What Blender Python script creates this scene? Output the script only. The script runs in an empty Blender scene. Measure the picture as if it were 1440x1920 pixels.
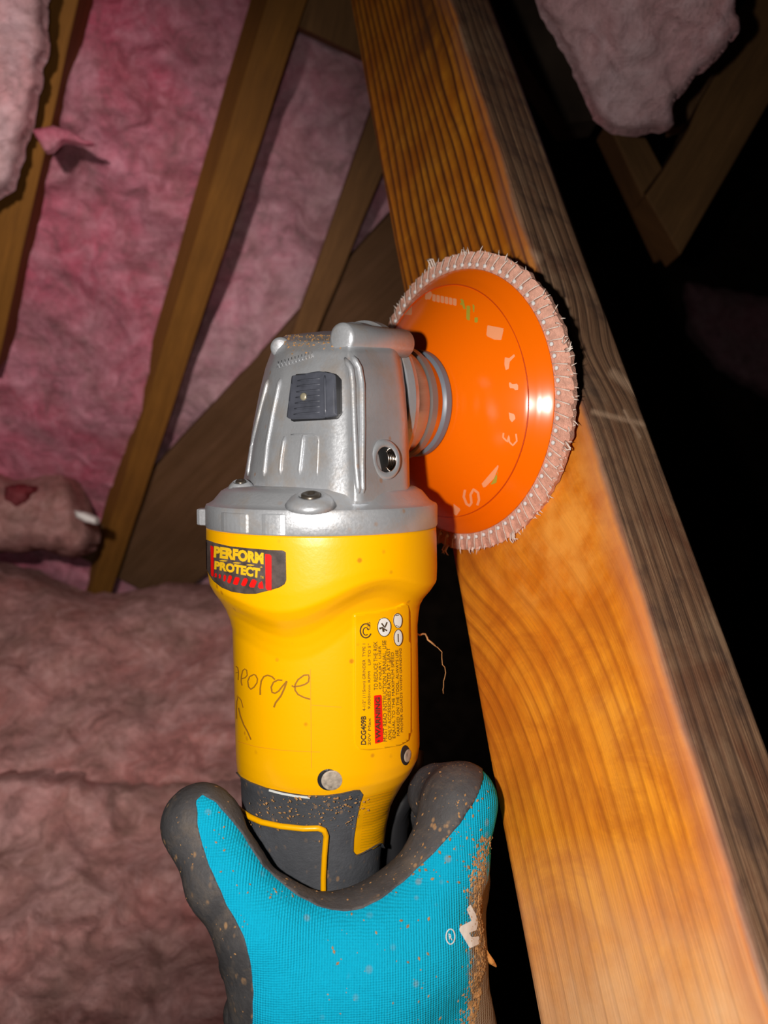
import bpy, bmesh, math, random
import numpy as np
from mathutils import Vector, noise, Matrix
from mathutils.bvhtree import BVHTree

random.seed(7)
rng = np.random.RandomState(7)
scene = bpy.context.scene
C = scene.collection
F = 1443.0            # focal length in pixels of the 1440x1920 frame
CH = 1.45             # height of the phone above the attic floor


def P(x, y, z):
    """point of the attic seen at picture place (x, y), z metres in front of the phone"""
    return np.array([(x - 720) * z / F, z, CH + (960 - y) * z / F])


def px(p):
    p = np.asarray(p)
    return np.stack([720 + F * p[..., 0] / p[..., 1], 960 - F * (p[..., 2] - CH) / p[..., 1]], -1)


# ------------------------------------------------------------------ camera, world, lights
cam = bpy.data.cameras.new('camera')
cam.sensor_fit = 'VERTICAL'
cam.sensor_height = 34.6
cam.sensor_width = 34.6
cam.lens = F * 34.6 / 1920
cam.clip_start = 0.01
cam.dof.use_dof = True
cam.dof.focus_distance = 0.245
cam.dof.aperture_fstop = 14
camo = bpy.data.objects.new('camera', cam)
camo.location = (0, 0, CH)
camo.rotation_euler = (math.pi / 2, 0, 0)
C.objects.link(camo)
scene.camera = camo

w = bpy.data.worlds.new('world')
scene.world = w
w.use_nodes = True
w.node_tree.nodes['Background'].inputs[0].default_value = (1.0, 0.8, 0.75, 1)
w.node_tree.nodes['Background'].inputs[1].default_value = 0.002


def light(kind, name, loc, energy, color, target=None, **kw):
    l = bpy.data.lights.new(name, kind)
    l.energy = energy
    l.color = color
    for k, v in kw.items():
        setattr(l, k, v)
    o = bpy.data.objects.new(name, l)
    o.location = loc
    if target is not None:
        o.rotation_euler = (Vector(target) - Vector(loc)).to_track_quat('-Z', 'Y').to_euler()
    C.objects.link(o)
    return o


# the phone's own lamp, just left of the lens
light('POINT', 'phone_lamp', (-0.034, 0.0, CH + 0.004), 2.3, (1.0, 0.94, 0.88), shadow_soft_size=0.004)
# added unseen fill spot, above and left of the phone, brightens the insulated slope
light('SPOT', 'slope_fill_lamp', (-0.15, -0.12, CH + 0.17), 19.0, (1.0, 0.86, 0.82), target=P(-70, 960, 1.0),
      spot_size=math.radians(76), spot_blend=0.75, shadow_soft_size=0.02)

vs = scene.view_settings
vs.view_transform = 'Standard'
vs.look = 'None'
vs.exposure = 0.45
vs.gamma = 1.0
vs.use_curve_mapping = False

# ------------------------------------------------------------------ object helpers
LOC = {}


def mk(name, verts, faces, mat, parent=None, smooth=True, attrs=None, kind=None):
    verts = np.asarray(verts, float)
    if parent is not None:
        org = LOC[parent.name]
    else:
        org = verts.mean(0)
    me = bpy.data.meshes.new(name)
    me.from_pydata([tuple(v) for v in (verts - org)], [], [tuple(int(i) for i in f) for f in faces])
    me.validate()
    me.polygons.foreach_set('use_smooth', [smooth] * len(me.polygons))
    if attrs:
        for k, v in attrs.items():
            a = me.attributes.new(k, 'FLOAT', 'POINT')
            a.data.foreach_set('value', np.asarray(v, float))
    if mat:
        me.materials.append(mat)
    me.update()
    o = bpy.data.objects.new(name, me)
    C.objects.link(o)
    if parent is not None:
        o.parent = parent
        LOC[o.name] = org
    else:
        o.location = org
        LOC[o.name] = org
    if kind:
        o['kind'] = kind
    return o


def empty(name, loc):
    o = bpy.data.objects.new(name, None)
    o.location = loc
    o.empty_display_size = 0.02
    C.objects.link(o)
    LOC[o.name] = np.asarray(loc, float)
    return o


def tag(o, label, cat, group=None, kind=None):
    o['label'] = label
    o['category'] = cat
    if group:
        o['group'] = group
    if kind:
        o['kind'] = kind
    return o


def fix_normals(o):
    bm = bmesh.new()
    bm.from_mesh(o.data)
    bmesh.ops.recalc_face_normals(bm, faces=bm.faces)
    bm.to_mesh(o.data)
    bm.free()
    return o


def sharp(o, ang=35):
    bm = bmesh.new()
    bm.from_mesh(o.data)
    a = math.radians(ang)
    for e in bm.edges:
        if len(e.link_faces) == 2 and e.calc_face_angle(0) > a:
            e.smooth = False
    bm.to_mesh(o.data)
    bm.free()
    return o


def bevel(o, width, seg=2):
    m = o.modifiers.new('b', 'BEVEL')
    m.width = width
    m.segments = seg
    m.limit_method = 'ANGLE'
    m.angle_limit = math.radians(30)
    return o


def unit(v):
    v = np.asarray(v, float)
    return v / np.linalg.norm(v)


def lathe(c, ax, prof, seg=96, ref=(0, 0, 1), cap=True):
    """prof = [(radius, station along ax)]"""
    ax = unit(ax)
    e1 = unit(np.cross(ax, ref))
    e2 = np.cross(ax, e1)
    V, Fc = [], []
    for r, s in prof:
        for k in range(seg):
            t = 2 * math.pi * k / seg
            V.append(c + ax * s + r * (math.cos(t) * e1 + math.sin(t) * e2))
    n = len(prof)
    for i in range(n - 1):
        for k in range(seg):
            a = i * seg + k
            b = i * seg + (k + 1) % seg
            Fc.append((a, b, b + seg, a + seg))
    if cap:
        Fc.append(tuple(range(seg))[::-1])
        Fc.append(tuple((n - 1) * seg + k for k in range(seg)))
    return np.array(V), Fc


def tube(pts, rad, seg=8):
    pts = [np.asarray(p, float) for p in pts]
    if np.isscalar(rad):
        rad = [rad] * len(pts)
    V, Fc = [], []
    up = np.array([0.13, 0.31, 0.94])
    for i, p in enumerate(pts):
        d = unit(pts[min(i + 1, len(pts) - 1)] - pts[max(i - 1, 0)])
        e1 = unit(np.cross(d, up))
        e2 = np.cross(d, e1)
        for k in range(seg):
            t = 2 * math.pi * k / seg
            V.append(p + rad[i] * (math.cos(t) * e1 + math.sin(t) * e2))
    for i in range(len(pts) - 1):
        for k in range(seg):
            a = i * seg + k
            b = i * seg + (k + 1) % seg
            Fc.append((a, b, b + seg, a + seg))
    Fc.append(tuple(range(seg))[::-1])
    Fc.append(tuple((len(pts) - 1) * seg + k for k in range(seg)))
    return np.array(V), Fc


class MB:
    def __init__(s):
        s.v, s.f, s.n = [], [], 0

    def add(s, vf):
        v, f = vf
        s.v.append(np.asarray(v, float))
        s.f += [tuple(int(i) + s.n for i in q) for q in f]
        s.n += len(v)
        return s

    def build(s, name, mat, parent=None, smooth=True, **k):
        return mk(name, np.concatenate(s.v), s.f, mat, parent, smooth, **k)


def sdpoly(p, poly):
    """signed distance, positive inside"""
    p = np.asarray(p, float)
    poly = np.asarray(poly, float)
    d = np.full(len(p), 1e18)
    inside = np.zeros(len(p), bool)
    n = len(poly)
    for i in range(n):
        a, b = poly[i], poly[(i + 1) % n]
        e = b - a
        wv = p - a
        t = np.clip((wv @ e) / max(e @ e, 1e-12), 0, 1)
        q = wv - t[:, None] * e
        d = np.minimum(d, (q * q).sum(1))
        c = (a[1] > p[:, 1]) != (b[1] > p[:, 1])
        with np.errstate(divide='ignore', invalid='ignore'):
            xx = (b[0] - a[0]) * (p[:, 1] - a[1]) / (b[1] - a[1] + 1e-20) + a[0]
        inside ^= c & (p[:, 0] < xx)
    d = np.sqrt(d)
    return np.where(inside, d, -d)


def clip(verts, faces, s):
    """part of a mesh where s > 0, cut exactly along s = 0"""
    V = [np.asarray(v) for v in verts]
    nv, out, keep, edge = [], [], {}, {}

    def vi(i):
        if i not in keep:
            keep[i] = len(nv)
            nv.append(V[i])
        return keep[i]

    def ei(i, j):
        k = (min(i, j), max(i, j))
        if k not in edge:
            t = s[i] / (s[i] - s[j])
            edge[k] = len(nv)
            nv.append(V[i] + (V[j] - V[i]) * t)
        return edge[k]
    for f in faces:
        if all(s[i] > 0 for i in f):
            out.append(tuple(vi(i) for i in f))
        elif any(s[i] > 0 for i in f):
            tris = [(f[0], f[k], f[k + 1]) for k in range(1, len(f) - 1)]
            for t in tris:
                poly = []
                for k in range(3):
                    i, j = t[k], t[(k + 1) % 3]
                    if s[i] > 0:
                        poly.append(vi(i))
                    if (s[i] > 0) != (s[j] > 0):
                        poly.append(ei(i, j))
                if len(poly) >= 3:
                    out.append(tuple(poly))
    return np.array(nv), out


def vnormals(verts, faces):
    N = np.zeros_like(verts)
    for f in faces:
        a, b, c = verts[f[0]], verts[f[1]], verts[f[-1]]
        n = np.cross(b - a, c - a)
        for i in f:
            N[i] += n
    l = np.linalg.norm(N, axis=1)
    l[l == 0] = 1
    return N / l[:, None]


def raise_patch(verts, faces, normals_sign, h, skirt=True):
    """lift a patch off its surface by h, with a skirt down to the surface"""
    N = vnormals(verts, faces) * normals_sign
    top = verts + N * h
    V = list(top)
    Fc = list(faces)
    if skirt:
        cnt = {}
        for f in faces:
            for k in range(len(f)):
                i, j = f[k], f[(k + 1) % len(f)]
                cnt[(i, j)] = 1
        mp = {}
        low = verts - N * max(h, 0.0002)
        for (i, j) in list(cnt):
            if (j, i) not in cnt:
                for q in (i, j):
                    if q not in mp:
                        mp[q] = len(V)
                        V.append(low[q])
                Fc.append((j, i, mp[i], mp[j]))
    return np.array(V), Fc


def surf(verts, faces):
    return BVHTree.FromPolygons([Vector(v) for v in verts], [list(map(int, f)) for f in faces])


ORG = Vector((0, 0, CH))


def hit(bvh, x, y, lift=0.0):
    d = Vector(P(x, y, 1.0)) - ORG
    loc, n, i, dist = bvh.ray_cast(ORG, d.normalized())
    if loc is None:
        return None, None
    if n.dot(d) > 0:
        n = -n
    return np.array(loc + n * lift), np.array(n)


def project_poly(bvh, verts2, faces, lift):
    """lay a flat figure (frame places) on a surface"""
    V, ok = [], []
    for (x, y) in verts2:
        p, n = hit(bvh, x, y, lift)
        ok.append(p is not None)
        V.append(p if p is not None else np.zeros(3))
    idx = {}
    nv = []
    for i, o in enumerate(ok):
        if o:
            idx[i] = len(nv)
            nv.append(V[i])
    fc = [tuple(idx[i] for i in f) for f in faces if all(ok[i] for i in f)]
    return np.array(nv), fc


def dense_poly(poly, step):
    """triangulated polygon cut into a fine grid so that it can follow a curved surface"""
    poly = np.asarray(poly, float)
    lo, hi = poly.min(0) - step, poly.max(0) + step
    nx = int((hi[0] - lo[0]) / step) + 2
    ny = int((hi[1] - lo[1]) / step) + 2
    X, Y = np.meshgrid(lo[0] + step * np.arange(nx), lo[1] + step * np.arange(ny))
    v = np.stack([X.ravel(), Y.ravel()], 1)
    f = [(j * nx + i, j * nx + i + 1, (j + 1) * nx + i + 1, (j + 1) * nx + i) for j in range(ny - 1) for i in range(nx - 1)]
    return clip(v, f, sdpoly(v, poly))


def ribbon(pts, wd):
    """2-D stroke as a polygon strip"""
    pts = np.asarray(pts, float)
    q = [pts[0]]
    for i in range(len(pts) - 1):
        n = max(1, int(np.linalg.norm(pts[i + 1] - pts[i]) / 3))
        for k in range(1, n + 1):
            q.append(pts[i] + (pts[i + 1] - pts[i]) * k / n)
    q = np.array(q)
    d = np.gradient(q, axis=0)
    d /= np.linalg.norm(d, axis=1)[:, None] + 1e-9
    nn = np.stack([-d[:, 1], d[:, 0]], 1) * wd / 2
    v = np.concatenate([q + nn, q - nn])
    m = len(q)
    return v, [(i, i + 1, m + i + 1, m + i) for i in range(m - 1)]


_txt = {}


def text2d(s, bold=0.0):
    if (s, bold) in _txt:
        return _txt[(s, bold)]
    cu = bpy.data.curves.new('t', 'FONT')
    cu.body = s
    cu.size = 1
    cu.offset = bold
    cu.resolution_u = 3
    o = bpy.data.objects.new('t', cu)
    C.objects.link(o)
    dg = bpy.context.evaluated_depsgraph_get()
    me = bpy.data.meshes.new_from_object(o.evaluated_get(dg))
    v = np.array([(q.co.x, q.co.y) for q in me.vertices])
    f = [tuple(p.vertices) for p in me.polygons]
    bpy.data.objects.remove(o)
    bpy.data.curves.remove(cu)
    bpy.data.meshes.remove(me)
    v = (v - v.min(0)) / (v.max(0) - v.min(0))
    _txt[(s, bold)] = (v, f)
    return v, f


def text_on(bvh, s, bl, br, tl, tr, lift, bold=0.0):
    """text whose bottom-left, bottom-right, top-left, top-right corners stand at these places"""
    v, f = text2d(s, bold)
    bl, br, tl, tr = map(lambda a: np.asarray(a, float), (bl, br, tl, tr))
    u, t = v[:, :1], v[:, 1:]
    q = (1 - t) * ((1 - u) * bl + u * br) + t * ((1 - u) * tl + u * tr)
    return project_poly(bvh, q, f, lift)


# ------------------------------------------------------------------ materials
class NT:
    def __init__(s, name):
        s.m = bpy.data.materials.new(name)
        s.m.use_nodes = True
        s.t = s.m.node_tree
        s.b = s.t.nodes['Principled BSDF']

    def n(s, typ, inp=None, **kw):
        nd = s.t.nodes.new(typ)
        for k, v in kw.items():
            setattr(nd, k, v)
        for k, v in (inp or {}).items():
            if hasattr(v, 'is_output'):
                s.t.links.new(v, nd.inputs[k])
            else:
                nd.inputs[k].default_value = v
        return nd

    def noise(s, vec, scale, detail=4, rough=0.55, dist=0.0):
        return s.n('ShaderNodeTexNoise', {'Vector': vec, 'Scale': scale, 'Detail': detail, 'Roughness': rough, 'Distortion': dist}).outputs['Fac']

    def ramp(s, fac, stops, interp='LINEAR'):
        r = s.n('ShaderNodeValToRGB', {'Fac': fac})
        r.color_ramp.interpolation = interp
        el = r.color_ramp.elements
        while len(el) < len(stops):
            el.new(0.5)
        for e, (p, c) in zip(el, stops):
            e.position = p
            e.color = (c, c, c, 1) if np.isscalar(c) else (*c, 1)
        return r.outputs['Color']

    def math(s, op, a, b=0.0, c=0.0, clamp=False):
        m = s.n('ShaderNodeMath', {0: a, 1: b, 2: c}, operation=op)
        m.use_clamp = clamp
        return m.outputs[0]

    def mix(s, fac, a, b, mode='MIX'):
        def cc(v):
            return v if hasattr(v, 'is_output') else (*v, 1)
        m = s.n('ShaderNodeMix', data_type='RGBA', blend_type=mode)
        for k, v in ((0, fac), (6, cc(a)), (7, cc(b))):
            if hasattr(v, 'is_output'):
                s.t.links.new(v, m.inputs[k])
            else:
                m.inputs[k].default_value = v
        return m.outputs[2]

    def obj(s, scale=None):
        c = s.n('ShaderNodeTexCoord').outputs['Object']
        if scale is not None:
            c = s.n('ShaderNodeMapping', {'Vector': c, 'Scale': scale}).outputs[0]
        return c

    def attr(s, name):
        return s.n('ShaderNodeAttribute', attribute_name=name).outputs['Fac']

    def bump(s, h, dist, strength=1.0, normal=None):
        i = {'Height': h, 'Distance': dist, 'Strength': strength}
        if normal is not None:
            i['Normal'] = normal
        return s.n('ShaderNodeBump', i).outputs[0]

    def out(s, color=None, rough=None, normal=None, metal=None, spec=None, coat=None):
        for k, v in (('Base Color', color), ('Roughness', rough), ('Normal', normal), ('Metallic', metal), ('Specular IOR Level', spec), ('Coat Weight', coat)):
            if v is None:
                continue
            if hasattr(v, 'is_output'):
                s.t.links.new(v, s.b.inputs[k])
            elif k == 'Base Color':
                s.b.inputs[k].default_value = (*v, 1)
            else:
                s.b.inputs[k].default_value = v
        return s.m


def plain(name, col, rough=0.5, metal=0.0, spec=0.5, nscale=0, namp=0.15, bump=0.0):
    t = NT(name)
    c = col
    nm = None
    if nscale:
        o = t.obj()
        f = t.noise(o, nscale, 5)
        c = t.mix(t.ramp(f, [(0.3, 0.0), (0.7, 1.0)]), tuple(x * (1 - namp) for x in col), tuple(min(1, x * (1 + namp)) for x in col))
        if bump:
            nm = t.bump(t.noise(o, nscale * 4, 4), bump)
    return t.out(c, rough, nm, metal, spec)


def m_yellow():
    t = NT('yellow_plastic')
    o = t.obj()
    spots = t.n('ShaderNodeTexVoronoi', {'Vector': o, 'Scale': 210.0}, feature='F1').outputs['Distance']
    pick = t.noise(o, 60, 2)
    sp = t.math('MULTIPLY', t.ramp(spots, [(0.10, 1.0), (0.2, 0.0)]), t.ramp(pick, [(0.52, 0.0), (0.6, 1.0)]))
    big = t.ramp(t.noise(o, 25, 6, 0.7), [(0.55, 0.0), (0.75, 1.0)])
    c = t.mix(t.math('MULTIPLY', big, 0.18), (0.96, 0.455, 0.0), (0.76, 0.31, 0.003))
    c = t.mix(t.math('MULTIPLY', sp, 0.65), c, (0.42, 0.13, 0.01))
    return t.out(c, 0.32, t.bump(t.noise(o, 900, 3), 0.00003), 0, 0.36)


def m_rubber(name, col, dust=0.5):
    t = NT(name)
    o = t.obj()
    v = t.n('ShaderNodeTexVoronoi', {'Vector': t.n('ShaderNodeMapping', {'Vector': o, 'Scale': (1, 1, 0.6)}).outputs[0], 'Scale': 420.0}, feature='F1').outputs['Distance']
    pick = t.noise(o, 110, 3)
    sp = t.math('MULTIPLY', t.ramp(v, [(0.16, 1.0), (0.3, 0.0)]), t.ramp(pick, [(0.5, 0.0), (0.62, 1.0)]))
    cl = t.ramp(t.noise(o, 45, 6, 0.65), [(0.4, 0.0), (0.75, 1.0)])
    c = t.mix(cl, col, tuple(min(1, q * 1.55 + 0.008) for q in col))
    if dust > 0.6:
        dd = t.noise(o, 85, 7, 0.75, 0.5)
        c = t.mix(t.ramp(dd, [(0.50, 0.0), (0.70, 0.35)]), c, (0.22, 0.16, 0.11))
    c = t.mix(t.math('MULTIPLY', sp, dust), c, (0.42, 0.24, 0.11))
    nm = t.bump(t.noise(o, 700, 4, 0.7), 0.00035, 0.8)
    return t.out(c, 0.62, nm, 0, 0.35)


def m_knit():
    t = NT('cyan_knit')
    o = t.obj()
    wv = t.n('ShaderNodeTexWave', {'Vector': o, 'Scale': 420.0, 'Distortion': 2.2, 'Detail': 2.0, 'Detail Scale': 0.25}, wave_type='BANDS', bands_direction='X').outputs['Fac']
    w2 = t.n('ShaderNodeTexWave', {'Vector': o, 'Scale': 520.0, 'Distortion': 2.0, 'Detail': 1.0}, wave_type='BANDS', bands_direction='Z').outputs['Fac']
    h = t.math('ADD', t.math('MULTIPLY', wv, 0.8), t.math('MULTIPLY', w2, 0.35))
    h = t.math('ADD', h, t.math('MULTIPLY', t.noise(o, 1500, 2), 0.7))
    c = t.mix(t.ramp(h, [(0.2, 0.0), (1.4, 1.0)]), (0.0, 0.34, 0.54), (0.0, 0.44, 0.68))
    v = t.n('ShaderNodeTexVoronoi', {'Vector': o, 'Scale': 190.0}, feature='F1').outputs['Distance']
    sp = t.math('MULTIPLY', t.ramp(v, [(0.12, 1.0), (0.24, 0.0)]), t.ramp(t.noise(o, 50, 2), [(0.52, 0.0), (0.62, 1.0)]))
    c = t.mix(t.math('MULTIPLY', sp, 0.5), c, (0.30, 0.30, 0.26))
    # wood dust caked on the far right side of the hand
    dust = t.attr('dust')
    dn = t.math('MULTIPLY', dust, t.math('ADD', t.noise(o, 330, 5, 0.75), 0.15))
    c = t.mix(t.ramp(dn, [(0.44, 0.0), (0.62, 0.9)]), c, (0.30, 0.17, 0.07))
    return t.out(c, 0.85, t.bump(h, 0.00028, 0.9), 0, 0.2)


def m_alu(name='cast_aluminium', col=(0.55, 0.57, 0.60), rough=0.36, metal=0.5, dust=0.35):
    t = NT(name)
    o = t.obj()
    g = t.noise(o, 1200, 3)
    c = t.mix(t.ramp(t.noise(o, 60, 5), [(0.35, 0.0), (0.7, 1.0)]), tuple(q * 0.85 for q in col), col)
    hgt = t.n('ShaderNodeSeparateXYZ', {'Vector': t.obj()}).outputs['Z']
    d = t.ramp(t.noise(o, 90, 6, 0.7), [(0.5, 0.0), (0.72, 1.0)])
    c = t.mix(t.math('MULTIPLY', d, dust), c, (0.50, 0.33, 0.17))
    v = t.n('ShaderNodeTexVoronoi', {'Vector': o, 'Scale': 170.0}, feature='F1').outputs['Distance']
    sp = t.math('MULTIPLY', t.ramp(v, [(0.08, 1.0), (0.16, 0.0)]), t.ramp(t.noise(o, 40, 2), [(0.5, 0.0), (0.6, 1.0)]))
    c = t.mix(t.math('MULTIPLY', sp, 0.6), c, (0.55, 0.25, 0.08))
    r = t.ramp(g, [(0.3, rough - 0.05), (0.7, rough + 0.1)])
    return t.out(c, r, t.bump(g, 0.00006), metal, 0.5)


def m_insul(name, deep, pale, gray, gamt=0.5):
    t = NT(name)
    o = t.obj()
    n1 = t.noise(o, 9, 5, 0.6, 0.6)
    n2 = t.noise(o, 13, 8, 0.68, 0.5)
    n3 = t.noise(o, 75, 8, 0.72, 0.6)
    n4 = t.noise(o, 32, 8, 0.7, 1.0)
    c = t.mix(t.ramp(n1, [(0.38, 0.0), (0.62, 1.0)]), deep, pale)
    c = t.mix(t.math('MULTIPLY', t.ramp(n2, [(0.42, 0.0), (0.68, 1.0)]), gamt), c, gray)
    c = t.mix(t.ramp(n4, [(0.50, 0.0), (0.66, 0.6)]), c, tuple(min(1, q * 1.12 + 0.06) for q in pale))
    c = t.mix(t.ramp(n4, [(0.34, 0.55), (0.48, 0.0)]), c, tuple(q * 0.55 for q in gray))
    c = t.mix(t.ramp(n3, [(0.36, 0.4), (0.58, 0.0)]), c, tuple(q * 0.5 for q in deep))
    h = t.math('ADD', t.math('MULTIPLY', n4, 0.55), t.math('MULTIPLY', n3, 0.35))
    nm = t.bump(h, 0.012, 0.7)
    nm = t.bump(t.noise(o, 380, 4, 0.7), 0.0022, 0.6, nm)
    return t.out(c, 1.0, nm, 0, 0.05)


def m_board(name, c1, c2, c3, s=1.0):
    """plain old timber: grain runs along the object's 'v'"""
    t = NT(name)
    u, v = t.attr('gu'), t.attr('gv')
    vec = t.n('ShaderNodeCombineXYZ', {0: t.math('MULTIPLY', u, 1.0), 1: t.math('MULTIPLY', v, 0.05), 2: 0.0}).outputs[0]
    n1 = t.noise(vec, 90 * s, 6, 0.6, 0.3)
    n2 = t.noise(vec, 500 * s, 4, 0.6)
    big = t.noise(t.obj(), 7, 4)
    c = t.mix(t.ramp(n1, [(0.3, 0.0), (0.7, 1.0)]), c1, c2)
    c = t.mix(t.ramp(n2, [(0.3, 0.35), (0.6, 0.0)]), c, c3)
    c = t.mix(t.ramp(big, [(0.4, 0.35), (0.65, 0.0)]), c, c3)
    return t.out(c, 0.75, t.bump(t.math('ADD', n1, n2), 0.0008, 0.6), 0, 0.25)


def m_post():
    t = NT('post_wood')
    g, v, side = t.attr('grain'), t.attr('gv'), t.attr('side')
    wob = t.noise(t.n('ShaderNodeCombineXYZ', {0: g, 1: t.math('MULTIPLY', v, 0.12), 2: 0.0}).outputs[0], 38, 3, 0.5)
    gg = t.math('ADD', g, t.math('MULTIPLY', t.math('SUBTRACT', wob, 0.5), 0.012))
    ph = t.math('FRACT', t.math('MULTIPLY', gg, 185.0))
    line = t.ramp(ph, [(0.0, 0.9), (0.16, 0.0), (0.40, 0.0), (0.80, 0.5), (0.93, 1.0), (1.0, 0.9)])
    fine = t.noise(t.n('ShaderNodeCombineXYZ', {0: g, 1: t.math('MULTIPLY', v, 0.02), 2: 0.0}).outputs[0], 1400, 4, 0.6)
    o = t.obj()
    blot = t.noise(o, 22, 6, 0.62, 0.4)
    blot2 = t.noise(o, 70, 5, 0.6)
    # clean sanded face
    ca = t.mix(t.ramp(blot, [(0.35, 0.0), (0.7, 1.0)]), (0.76, 0.215, 0.006), (0.95, 0.37, 0.020))
    ca = t.mix(t.math('MULTIPLY', t.ramp(fine, [(0.35, 1.0), (0.6, 0.0)]), 0.25), ca, (0.45, 0.15, 0.03))
    ca = t.mix(t.ramp(t.noise(o, 34, 7, 0.7, 0.8), [(0.42, 0.55), (0.58, 0.0)]), ca, (0.50, 0.125, 0.006))
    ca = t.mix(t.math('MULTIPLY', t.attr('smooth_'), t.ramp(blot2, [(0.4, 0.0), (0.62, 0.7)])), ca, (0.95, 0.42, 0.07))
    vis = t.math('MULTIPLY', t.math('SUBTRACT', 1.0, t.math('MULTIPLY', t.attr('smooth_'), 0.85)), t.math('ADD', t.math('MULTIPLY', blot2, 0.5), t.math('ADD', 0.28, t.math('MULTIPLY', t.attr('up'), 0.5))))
    ca = t.mix(t.math('MULTIPLY', line, vis), ca, t.mix(t.attr('up'), (0.34, 0.075, 0.006), (0.13, 0.035, 0.008)))
    soot = t.math('MULTIPLY', t.attr('soot'), t.ramp(blot, [(0.35, 1.0), (0.65, 0.25)]))
    ca = t.mix(soot, ca, (0.10, 0.045, 0.022))
    pale = t.math('MULTIPLY', t.attr('pale'), t.ramp(blot2, [(0.3, 0.5), (0.7, 1.0)]))
    ca = t.mix(pale, ca, (0.85, 0.50, 0.26))
    # weathered face
    cb = t.mix(t.ramp(fine, [(0.35, 0.0), (0.65, 1.0)]), (0.19, 0.095, 0.055), (0.46, 0.26, 0.145))
    cb = t.mix(t.ramp(blot, [(0.48, 0.0), (0.7, 0.8)]), cb, (0.48, 0.31, 0.19))
    cb = t.mix(t.math('MULTIPLY', t.ramp(blot2, [(0.5, 0.0), (0.66, 1.0)]), 0.55), cb, (0.06, 0.04, 0.04))
    cb = t.mix(t.ramp(t.noise(o, 30, 6, 0.65, 0.5), [(0.5, 0.0), (0.64, 0.6)]), cb, (0.20, 0.075, 0.04))
    cb = t.mix(t.math('MULTIPLY', line, 0.6), cb, (0.05, 0.03, 0.025))
    cb = t.mix(t.attr('scar'), cb, (0.62, 0.40, 0.26))
    edge = t.math('ADD', side, t.math('MULTIPLY', t.math('SUBTRACT', blot, 0.5), 0.5))
    c = t.mix(t.ramp(edge, [(0.42, 0.0), (0.58, 1.0)]), ca, cb)
    rim = t.ramp(edge, [(0.05, 0.0), (0.30, 0.8), (0.55, 0.6), (0.75, 0.0)])
    c = t.mix(t.math('MULTIPLY', rim, 0.6), c, (0.46, 0.17, 0.09))
    h = t.math('SUBTRACT', t.math('MULTIPLY', fine, 0.4), t.math('MULTIPLY', line, t.math('ADD', 0.2, t.math('MULTIPLY', t.attr('up'), 0.5))))
    return t.out(c, 0.58, t.bump(h, 0.0006, 0.8), 0, 0.35)


YELLOW = m_yellow()
RUBBER = m_rubber('grey_overmould_rubber', (0.062, 0.066, 0.075))
COAT = m_rubber('grey_nitrile_coating', (0.050, 0.048, 0.050), 0.7)
KNIT = m_knit()
ALU = m_alu()
STEEL = plain('turned_steel', (0.60, 0.50, 0.42), 0.16, 1.0, 0.5, 60)
BLACKP = plain('black_plastic', (0.016, 0.016, 0.018), 0.45)
SLATE = plain('dark_slate_plastic', (0.07, 0.075, 0.095), 0.4, 0, 0.5, 200, 0.25)
NUTGREY = plain('grey_flange_plastic', (0.19, 0.21, 0.25), 0.4, 0.1, 0.5)
ORANGE = plain('orange_plastic', (1.0, 0.165, 0.001), 0.20, 0, 0.35)
GROOVE = plain('dark_orange_groove', (0.62, 0.06, 0.001), 0.45)
FLAP = plain('pink_abrasive_cloth', (0.74, 0.40, 0.30), 0.9, 0, 0.1, 500, 0.2, 0.0005)
THREAD = plain('white_cloth_thread', (0.78, 0.66, 0.58), 0.9, 0, 0.1)
DOT = plain('white_stitch', (0.75, 0.75, 0.74), 0.8)
PRINT = plain('pale_print', (0.95, 0.36, 0.16), 0.5)
PRINTG = plain('green_print', (0.45, 0.36, 0.03), 0.5)
BADGE = plain('charcoal_badge', (0.085, 0.062, 0.055), 0.5, 0, 0.4, 300, 0.5)
YPRINT = plain('yellow_print', (0.85, 0.50, 0.01), 0.5)
RED = plain('red_print', (0.85, 0.005, 0.003), 0.5)
INK = plain('dark_ink', (0.06, 0.035, 0.01), 0.6)
PENCIL = plain('faded_marker', (0.36, 0.15, 0.004), 0.6)
WHITE = plain('white_print', (0.80, 0.80, 0.76), 0.6)
SAW = plain('sawdust_wood', (0.42, 0.225, 0.09), 0.9, 0, 0.1, 300, 0.4)
SPLINT = plain('fresh_wood_splinter', (0.62, 0.27, 0.07), 0.8, 0, 0.2, 400, 0.3)
POST = m_post()
RAFT = m_board('rafter_timber', (0.20, 0.085, 0.012), (0.29, 0.125, 0.020), (0.09, 0.035, 0.008))
RAFTD = m_board('dark_timber', (0.17, 0.085, 0.03), (0.25, 0.125, 0.045), (0.06, 0.03, 0.015))
RAFTG = m_board('dusty_board', (0.13, 0.065, 0.026), (0.19, 0.10, 0.05), (0.06, 0.03, 0.012), 0.7)
PINK = m_insul('pink_fibreglass', (0.66, 0.14, 0.22), (0.68, 0.29, 0.37), (0.36, 0.20, 0.20), 0.65)
PINKP = m_insul('pale_pink_fibreglass', (0.78, 0.40, 0.42), (0.80, 0.56, 0.60), (0.60, 0.42, 0.40), 0.5)
MAUVE = m_insul('mauve_fibreglass', (0.72, 0.30, 0.38), (0.70, 0.42, 0.48), (0.44, 0.30, 0.28), 0.6)
DUSTY = m_insul('dusty_pink_fibreglass', (0.50, 0.22, 0.20), (0.56, 0.33, 0.31), (0.27, 0.16, 0.125), 0.8)
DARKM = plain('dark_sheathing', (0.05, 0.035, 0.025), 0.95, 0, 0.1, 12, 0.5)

# ------------------------------------------------------------------ the attic shell


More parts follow.
